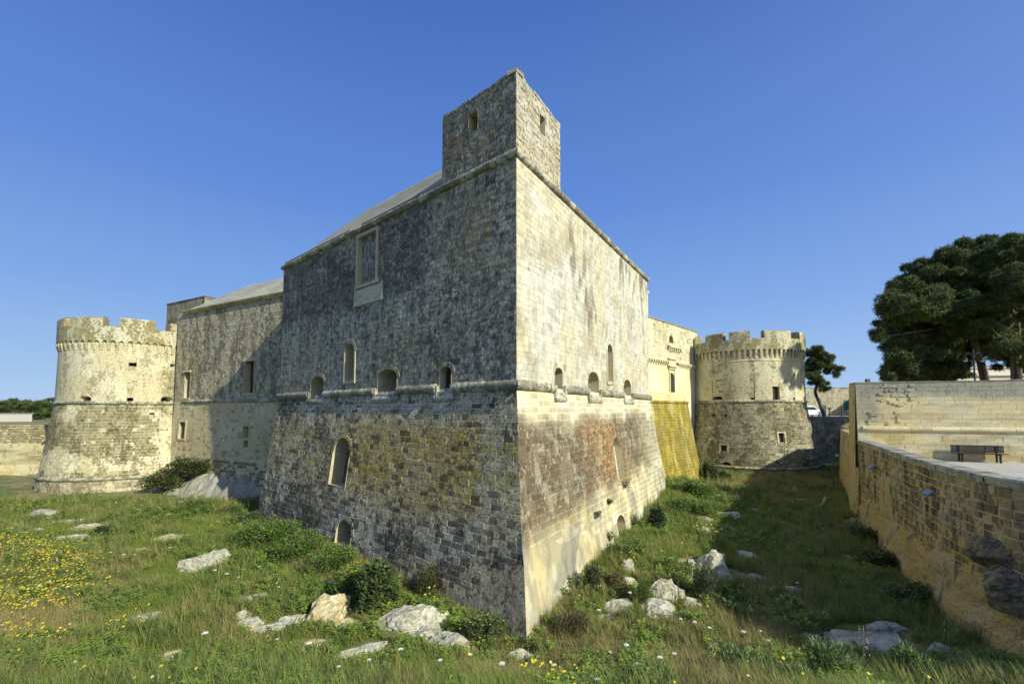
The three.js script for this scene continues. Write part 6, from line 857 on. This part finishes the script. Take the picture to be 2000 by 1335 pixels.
shrub(-4.2, 14.9, 1.3, 1.9, 'dark leafy tree mallow right of the tall pale boulder', { tone: darkG, leaf: 0.11, n: 2000, wide: 0.45 }); shrub(-2.85, 16.1, 1.25, 1.35, 'upright conical grey-green bush at the left face of the bastion', { kind: 'spire', tone: olive, leaf: 0.10, wide: 0.16 }); shrub(-0.8, 13.3, 1.2, 1.15, 'dark bush with yellow flowers left of the bastion corner', { tone: darkG, flowers: 14 });
shrub(-26.9, 35.9, 3.2, 1.9, 'red-tinged bramble climbing the rock slope by the left tower', { tone: darkG, leaf: 0.14, dry: 0.16, y: -6.2 }); shrub(-25.2, 35.6, 2.4, 1.6, 'green bramble top on the rock slope under the curtain wall', { tone: darkG, leaf: 0.14, dry: 0.1, y: -5.0 });
shrub(7.2, 22.8, 0.7, 1.5, 'fig sapling growing from the right face of the bastion', { tone: [[0.03, 0.07, 0.02], [0.10, 0.17, 0.05]], leaf: 0.22, n: 500, wide: 0.3 }); shrub(2.75, 16.2, 0.85, 1.1, 'dark upright bush touching the right face of the bastion', { kind: 'spire', tone: [[0.045, 0.065, 0.02], [0.11, 0.14, 0.04]], leaf: 0.09, wide: 0.18 }); shrub(3.5, 16.4, 0.9, 0.8, 'leafy bush with a dry side beside the squared blocks', { tone: olive, dry: 0.2 }); shrub(1.75, 13.6, 1.45, 0.9, 'dark feathery bush right of the bastion corner', { kind: 'spire', tone: [[0.05, 0.05, 0.02], [0.12, 0.12, 0.04]], leaf: 0.09, wide: 0.12, dry: 0.15 });
shrub(4.35, 15.3, 0.6, 0.95, 'soft bright green fennel in front of the pale blocks', { kind: 'spire', tone: bright, leaf: 0.08, wide: 0.07, n: 4200 }); shrub(4.4, 18.9, 0.9, 0.9, 'leafy bush under the low arch in the right face', { tone: darkG }); shrub(5.2, 19.6, 1.1, 0.75, 'low green bush right of the bush under the arch', { tone: bright }); shrub(6.25, 17.6, 1.3, 0.85, 'bright green shrub between the pale blocks and leaning boulder', { tone: bright, flowers: 25 }); shrub(6.6, 15.9, 1.0, 1.25, 'tall grey-green grass-like plant below the leaning boulder', { kind: 'spire', tone: greyG, leaf: 0.16, wide: 0.06, n: 2600 });
shrub(-20.6, 23.6, 1.2, 0.75, 'round dark green bush among the left rock ledges', { tone: darkG, leaf: 0.11 }); shrub(-12.0, 20.0, 0.9, 0.55, 'low green bramble against the big split boulder', { tone: bright }); shrub(-17.2, 28.8, 2.2, 0.9, 'dark bush in the corner between the bastion and the rock slope', { tone: darkG }); shrub(-14.9, 26.2, 1.8, 1.1, 'dark leafy bush at the left end of the bastion foot', { tone: darkG, flowers: 12 }); shrub(-20, 30, 2.6, 0.8, 'long low green bush below the rock slope', { tone: bright });
shrub(9.9, 26.0, 3.0, 1.1, 'broad green bush at the right end of the bastion', { tone: bright, leaf: 0.1 }); shrub(11.4, 29.2, 2.4, 1.2, 'green bush on the sunny bank below the mossy platform', { tone: bright, leaf: 0.1 }); shrub(17.8, 41.9, 1.4, 2.2, 'dark creeper in the corner of the platform and the right tower', { tone: darkG, leaf: 0.16 }); shrub(19.2, 42.6, 1.8, 1.0, 'low dark bush at the foot of the right tower', { tone: darkG, leaf: 0.14 });
shrub(17.2, 22.7, 1.4, 1.1, 'shaded bush at the parapet wall, farthest of three', { tone: darkG, leaf: 0.1 }); shrub(15.2, 19.3, 1.3, 0.9, 'shaded bush at the parapet wall, middle of three', { tone: darkG, leaf: 0.1 }); shrub(13.2, 15.6, 1.3, 0.9, 'shaded bush at the parapet wall, nearest of three', { tone: darkG, leaf: 0.1 });
[[4.9, 10.4, 'left', 1.1], [5.7, 9.5, 'second', 0.8], [6.9, 10.0, 'third', 1.4], [8.3, 9.8, 'fourth', 1.05], [9.2, 10.9, 'rightmost', 0.9]].forEach(([x, z, w, q]) => shrub(x, z, 1.05 * q, 0.72 * q, `feathery blue-green plant in the sunny foreground, ${w} of a row of five`, { kind: 'spire', tone: [[0.11, 0.18, 0.05], [0.26, 0.35, 0.11]], leaf: 0.12, wide: 0.09, n: 2600, group: 'blue-green plants in the foreground' }));
[[4.4, 10.4, 'leftmost'], [7.6, 10.2, 'middle'], [10.1, 10.9, 'tallest, rightmost']].forEach(([x, z, w], i) => { const t = thing('wild_oat', `pale wild oat stalk in the right foreground, ${w} of three`, 'grass stalk', W3(x, ground(x, z) - 0.05, z), 'wild oats in the right foreground'), H = 0.95 + 0.25 * i, r = rng(880 + i), mt = plain(0.46, 0.40, 0.22, 0.8), mb = new MB(); part(t, 'stem', limb([[0, 0, 0], [0.02, H * 0.5, 0.01], [0.05, H, 0]], 0.006, 0.003, 5), mt); for (let k = 0; k < 34; k++) { const y = H * (0.55 + 0.45 * r()), a = r() * 6.28, L = 0.07 * (1.3 - y / H * 0.6) + 0.03, p = [Math.cos(a) * L + 0.04, y - 0.02, Math.sin(a) * L], e = [p[0] + Math.cos(a) * 0.015, p[1] - 0.05, p[2] + Math.sin(a) * 0.015], w2 = [-Math.sin(a) * 0.008, 0, Math.cos(a) * 0.008]; mb.tri([p[0] - w2[0], p[1], p[2] - w2[2]], [p[0] + w2[0], p[1], p[2] + w2[2]], e, [0, 0], [0, 0], [0, 0], WHITE, null); } part(t, 'seed_head', mb.geo(), mt); });
[[9.4, -3.75, 0.35, 'small weed rooted under the tall niche of the right face'], [5.2, -4.35, 0.22, 'small weed in a joint left of the right-face niches'], [6.9, -4.1, 0.2, 'tiny weed in a joint between two other weeds on the right face'], [6.3, -5.5, 0.3, 'small weed low on the bare foot of the right face'], [9.9, -5.6, 0.5, 'rusty weed right of the low arch in the right face'], [1.9, -6.0, 0.28, 'weed on the dark patch at the foot of the right face']].forEach(([s, h, k, label]) => { const b = KB * (HC - h) + 0.1; k *= 1.35; shrub(O[0] + uR[0] * s + nR[0] * b, O[1] + uR[1] * s + nR[1] * b, k, k * 1.1, label, { y: h, n: 420, leaf: 0.075, group: 'weeds on the bastion wall', name: 'wall_weed', cat: 'weed', tone: [[0.10, 0.15, 0.03], [0.24, 0.30, 0.07]] }); });

const grassMat = (tr = 0.3) => new THREE.MeshPhysicalMaterial({ color: 0xffffff, roughness: 0.8, side: THREE.DoubleSide, transmission: tr, thickness: 0 });
function bladeClump(n, h, wd, spread, lean, seed) {
  const r = rng(seed), P = [];
  for (let i = 0; i < n; i++) { const a = r() * 6.283, b = r() * 6.283, q = spread * Math.sqrt(r()), H = h * (0.5 + 0.6 * r()), x = Math.cos(a) * q, z = Math.sin(a) * q, lx = Math.cos(b) * lean * H * (0.3 + r()), lz = Math.sin(b) * lean * H * (0.3 + r()), w = wd * (0.7 + 0.6 * r()), sx = -Math.sin(b + 0.6 * r()) * w, sz = Math.cos(b) * w; const A = [x - sx, 0, z - sz], B = [x + sx, 0, z + sz], C = [x + lx * 0.35 + sx * 0.8, H * 0.6, z + lz * 0.35 + sz * 0.8], D = [x + lx * 0.35 - sx * 0.8, H * 0.6, z + lz * 0.35 - sz * 0.8], E = [x + lx, H, z + lz]; P.push(...A, ...B, ...C, ...A, ...C, ...D, ...D, ...C, ...E); }
  const g = new THREE.BufferGeometry(); g.setAttribute('position', new THREE.Float32BufferAttribute(P, 3)); g.computeVertexNormals(); return g;
}
function forb(n, h, ls, seed) { const r = rng(seed), mb = new MB(); for (let i = 0; i < n; i++) { const a = r() * 6.28, y = h * (0.1 + 0.9 * r()), q = 0.10 * (1 - 0.5 * y / h) * r(), p = [Math.cos(a) * q, y, Math.sin(a) * q], e = r() * 6.28, d = nrmz([Math.cos(e), 0.5 * r() + 0.1, Math.sin(e)]), s = nrmz(cross(d, [0, 1, 0])), L = ls * (0.6 + 0.7 * r()), w = L * 0.26, m = p.map((v, k) => v + d[k] * L * 0.5), t = p.map((v, k) => v + d[k] * L - (k === 1 ? L * 0.25 : 0)); mb.quad(p, m.map((v, k) => v + s[k] * w), t, m.map((v, k) => v - s[k] * w), [[0, 0], [0, 0], [0, 0], [0, 0]], WHITE, [0, 1, 0]); } const g = mb.geo(); g.deleteAttribute('uv'); g.deleteAttribute('color'); return g; }
function scatter(name, label, category, geo, mat, want, seed, dens, tint, scl, y = 0) {
  const r = rng(seed), list = []; let tries = 0;
  while (list.length < want && tries++ < want * 30) {
    const t = r(), z = 7.2 + 44 * Math.pow(t, 1.5), x = (r() * 2 - 1) * (z * 1.2 + 1.5); if (x < -60) continue;
    if (!open(x, z) || onRock(x, z)) continue; if (r() > dens(x, z)) continue; list.push([x, z]);
  }
  const m = shadows(new THREE.InstancedMesh(geo, mat, list.length)), c = new THREE.Color(), e = new THREE.Euler();
  list.forEach(([x, z], i) => { const far = cl((z - 8) / 30), s = scl(x, z, r) * (1 + 0.7 * far); Q4.setFromEuler(e.set((r() - 0.5) * 0.25, r() * 6.283, (r() - 0.5) * 0.25)); m.setMatrixAt(i, M4.compose(V1.set(x, ground(x, z) + 0.12 * (fbm(x * 0.9, z * 0.9, 3) - 0.5) - 0.02 + y, -z), Q4, V2.set(s, s * (0.8 + 0.4 * r()), s))); m.setColorAt(i, c.setRGB(...tint(x, z, r))); });
  m.name = name; m.userData = { kind: 'stuff', label, category }; scene.add(m); return m;
}
const patch = (x, z, k, o) => fbm(x * k + o, z * k + o * 2, 4);
scatter('grass', 'green grass covering the floor of the ditch', 'grass', bladeClump(16, 0.34, 0.007, 0.13, 0.95, 71), grassMat(0.5), 62000, 701, () => 1, (x, z, r) => { const p = patch(x, z, 0.35, 3), t = r(); let c = mix([0.155, 0.25, 0.014], [0.33, 0.39, 0.042], t); c = mix(c, [0.46, 0.38, 0.14], sm(0.50, 0.66, p) * (0.35 + 0.5 * r())); return c; }, (x, z, r) => (0.42 + 0.55 * r()) * (0.7 + 0.6 * patch(x, z, 0.5, 8)));
scatter('dry_grass', 'straw-coloured dry grass stalks among the green', 'grass', bladeClump(9, 0.55, 0.0035, 0.10, 0.3, 72), grassMat(0.2), 17000, 702, (x, z) => sm(0.46, 0.64, patch(x, z, 0.3, 3)), (x, z, r) => mix([0.44, 0.35, 0.17], [0.27, 0.22, 0.07], r()), (x, z, r) => 0.45 + 0.5 * r());
scatter('leafy_weeds', 'low leafy weeds in patches across the ditch', 'weeds', forb(22, 0.3, 0.10, 73), grassMat(0.3), 15000, 703, (x, z) => sm(0.46, 0.58, patch(x, z, 0.45, 21)), (x, z, r) => mix([0.09, 0.18, 0.012], [0.24, 0.35, 0.03], r()), (x, z, r) => 0.45 + 0.85 * r() ** 2);
scatter('tall_weeds', 'tall thin weeds standing above the grass in patches', 'weeds', bladeClump(12, 0.62, 0.008, 0.14, 0.5, 75), grassMat(0.4), 5200, 704, (x, z) => sm(0.50, 0.62, patch(x, z, 0.55, 40)), (x, z, r) => mix([0.09, 0.16, 0.015], [0.27, 0.30, 0.06], r()), (x, z, r) => 0.55 + 0.6 * r());
{ // yellow daisies, thickest at the left, and scattered buttercups
  const mb = new MB(); for (let k = 0; k < 7; k++) { const a = k * 0.898, b = a + 0.7, s = 0.032; mb.tri([0, 0, 0], [Math.cos(a) * s, 0.006, Math.sin(a) * s], [Math.cos(b) * s, 0.006, Math.sin(b) * s], [0, 0], [0, 0], [0, 0], WHITE, [0, 1, 0]); } const g = mb.geo(); g.deleteAttribute('uv'); g.deleteAttribute('color');
  const spots = [[-19.1, 18.5, 1.9], [-15.8, 15.8, 1.6], [-14.4, 13.8, 1.2], [-17.2, 17.6, 1.3], [-30.9, 29.7, 1.8], [-35.6, 36.0, 1.6], [-11.0, 13.3, 0.5], [-15.1, 25.3, 1.1], [-6.2, 17.6, 0.6], [-2.6, 15.6, 0.4], [0.8, 10.3, 0.9], [4.9, 18.6, 0.6], [9.4, 22.4, 0.8], [-12.2, 11.6, 1.0], [-30, 34.5, 1.5]], r = rng(711), list = [];
  spots.forEach(([x, z, R], i) => { const n = Math.round((i < 4 ? 150 : i === 13 ? 60 : 30) * R); for (let k = 0; k < n; k++) { const a = r() * 6.28, q = R * Math.sqrt(r()) * (0.6 + 0.6 * r()); list.push([x + Math.cos(a) * q, z + Math.sin(a) * q]); } }); for (let k = 0; k < 170; k++) { const z = 8 + 30 * r() ** 1.4; list.push([(r() * 2 - 1) * z * 1.15, z]); }
  const ok = list.filter(([x, z]) => open(x, z)), hd = shadows(new THREE.InstancedMesh(g, new THREE.MeshStandardMaterial({ color: 0xffffff, roughness: 0.8, side: THREE.DoubleSide }), ok.length)), st = shadows(new THREE.InstancedMesh(new THREE.CylinderGeometry(0.003, 0.004, 1, 4).translate(0, 0.5, 0), plain(0.10, 0.15, 0.03), ok.length)), c = new THREE.Color(), e = new THREE.Euler();
  ok.forEach(([x, z], i) => { const h = 0.28 + 0.3 * r(), y = ground(x, z), s = 0.6 + 0.5 * r(); Q4.setFromEuler(e.set(0.5 * r() + 0.1, r() * 6, 0.4 * (r() - 0.5))); hd.setMatrixAt(i, M4.compose(V1.set(x, y + h, -z), Q4, V2.set(s, s, s))); hd.setColorAt(i, r() < 0.12 ? c.setRGB(0.7, 0.66, 0.35) : c.setRGB(0.80, 0.54 + 0.1 * r(), 0.015)); Q4.identity(); st.setMatrixAt(i, M4.compose(V1.set(x, y - 0.05, -z), Q4, V2.set(1, h + 0.05, 1))); });
  hd.name = 'yellow_flowers'; hd.userData = { kind: 'stuff', label: 'yellow daisies thick at the left and scattered over the ditch', category: 'flowers' }; st.name = 'flower_stems'; st.userData = { kind: 'stuff', label: 'thin green stems of the yellow daisies', category: 'stems' }; scene.add(hd, st);
}
{ // white umbels, each a plant of its own
  const head = new MB(), r = rng(721); for (let i = 0; i < 26; i++) { const a = i * 2.4, q = 0.062 * Math.sqrt((i + 0.5) / 26), y = 0.012 * (1 - (q / 0.06) ** 2) + 0.004 * r(), s = 0.012; const p = [Math.cos(a) * q, y, Math.sin(a) * q]; for (let k = 0; k < 5; k++) { const b = k * 1.2566, e = b + 1.2566; head.tri([p[0], p[1] + 0.006, p[2]], [p[0] + Math.cos(b) * s, p[1], p[2] + Math.sin(b) * s], [p[0] + Math.cos(e) * s, p[1], p[2] + Math.sin(e) * s], [0, 0], [0, 0], [0, 0], WHITE, [0, 1, 0]); } }
  const hg = head.geo(), sg = limb([[0, 0, 0], [0.02, 0.3, 0.01], [0, 0.6, 0]], 0.005, 0.003, 5), wm = plain(0.78, 0.78, 0.72, 0.8), sm2 = plain(0.12, 0.17, 0.05, 0.9); const rays = []; for (let i = 0; i < 8; i++) { const a = i * 0.785; rays.push(limb([[0, 0.53, 0], [Math.cos(a) * 0.02, 0.57, Math.sin(a) * 0.02], [Math.cos(a) * 0.045, 0.6, Math.sin(a) * 0.045]], 0.002, 0.0015, 4)); } const rg = mergeGeometries(rays);
  const U = [[-0.98, 11.31], [2.36, 11.44], [2.76, 10.40], [2.92, 9.30], [-2.34, 12.63], [-1.49, 9.84], [-2.63, 11.03], [-6.28, 12.56], [-3.61, 9.81], [2.59, 13.96], [4.88, 13.56], [5.12, 13.14], [5.39, 12.86], [0.94, 10.16], [2.73, 11.20], [3.45, 9.95], [-10.16, 17.63], [-9.92, 16.90], [-10.14, 16.52], [-10.5, 16.48], [-9.6, 17.67], [-15.23, 18.24], [-14.76, 20.01], [-16.44, 19.04], [-15.69, 19.32], [-19.94, 25.76], [-19.5, 26.30], [-21.71, 26.88], [-21.27, 27.84], [-25.18, 29.33], [-21.92, 30.43], [-20.69, 28.97], [-17.35, 25.95], [-7.99, 16.05], [-5.34, 16.6], [-3.14, 10.36], [-4.92, 11.35], [-14.13, 14.85], [-7.49, 11.50], [-9.25, 9.93], [3.81, 15.2], [6.65, 12.23], [9.5, 15.5], [6.79, 12.82], [6.03, 12.20], [8.9, 22.17], [13.22, 31.74], [12.9, 28.80], [-0.2, 9.4], [1.6, 8.9]];
  U.forEach(([x, z]) => { const o = thing('umbel_flower', 'white flat-topped umbel flower on a thin stem in the grass', 'flower', W3(x, ground(x, z) - 0.03, z), 'white umbel flowers in the grass'), s = 0.62 + 0.45 * r(); const st = part(o, 'stem', sg, sm2), ra = part(o, 'rays', rg, sm2), h = part(o, 'flower_head', hg, wm); h.position.y = 0.6; o.scale.set(s, s * (0.9 + 0.5 * r()), s); o.rotation.set(0.15 * (r() - 0.3), r() * 6, 0.12 * (r() - 0.5)); });
}
{ // odds and ends
  single('rusty_rod', 'thin rusty metal rod standing by the flat-topped pale block', 'rod', limb([[0, 0, 0], [0.01, 0.6, 0], [0.0, 1.25, 0.01]], 0.012, 0.012, 6), plain(0.16, 0.06, 0.04, 0.9), W3(5.55, ground(5.55, 15.6) - 0.05, 15.6));
  single('driftwood', 'bleached bent branch lying in the shaded ditch', 'branch', limb([[-0.9, 0.05, 0.1], [-0.2, 0.12, 0], [0.5, 0.3, -0.1], [0.75, 0.75, -0.1]], 0.03, 0.09, 7), plain(0.5, 0.47, 0.4, 0.9), W3(19.6, ground(19.6, 29.8), 29.8));
  const b = thing('pigeon', 'grey pigeon flying in front of the left curtain wall', 'bird', W3(-21.9, -2.25, 34.6)), bm = plain(0.20, 0.22, 0.27, 0.7), sp = new THREE.SphereGeometry(1, 14, 10); part(b, 'body', mergeGeometries([sp.clone().scale(0.16, 0.07, 0.075), sp.clone().scale(0.05, 0.045, 0.04).translate(-0.17, 0.04, 0), new THREE.ConeGeometry(0.014, 0.04, 6).rotateZ(Math.PI / 2).translate(-0.23, 0.035, 0), sp.clone().scale(0.1, 0.015, 0.045).translate(0.2, 0, 0)]), bm);
  for (const d of [-1, 1]) { const w = new THREE.Shape(); w.moveTo(-0.08, 0); w.quadraticCurveTo(-0.1, 0.16, 0.0, 0.3); w.quadraticCurveTo(0.12, 0.3, 0.2, 0.34); w.quadraticCurveTo(0.12, 0.15, 0.09, 0); const g = new THREE.ExtrudeGeometry(w, { depth: 0.01, bevelEnabled: false }); g.rotateX(d * 1.1); const m = part(b, 'wing', g, bm); m.position.y = 0.03; if (d < 0) { m.rotation.x = 0; m.scale.y = 1; } }
}
scene.updateMatrixWorld(true);
renderer.render(scene, camera);
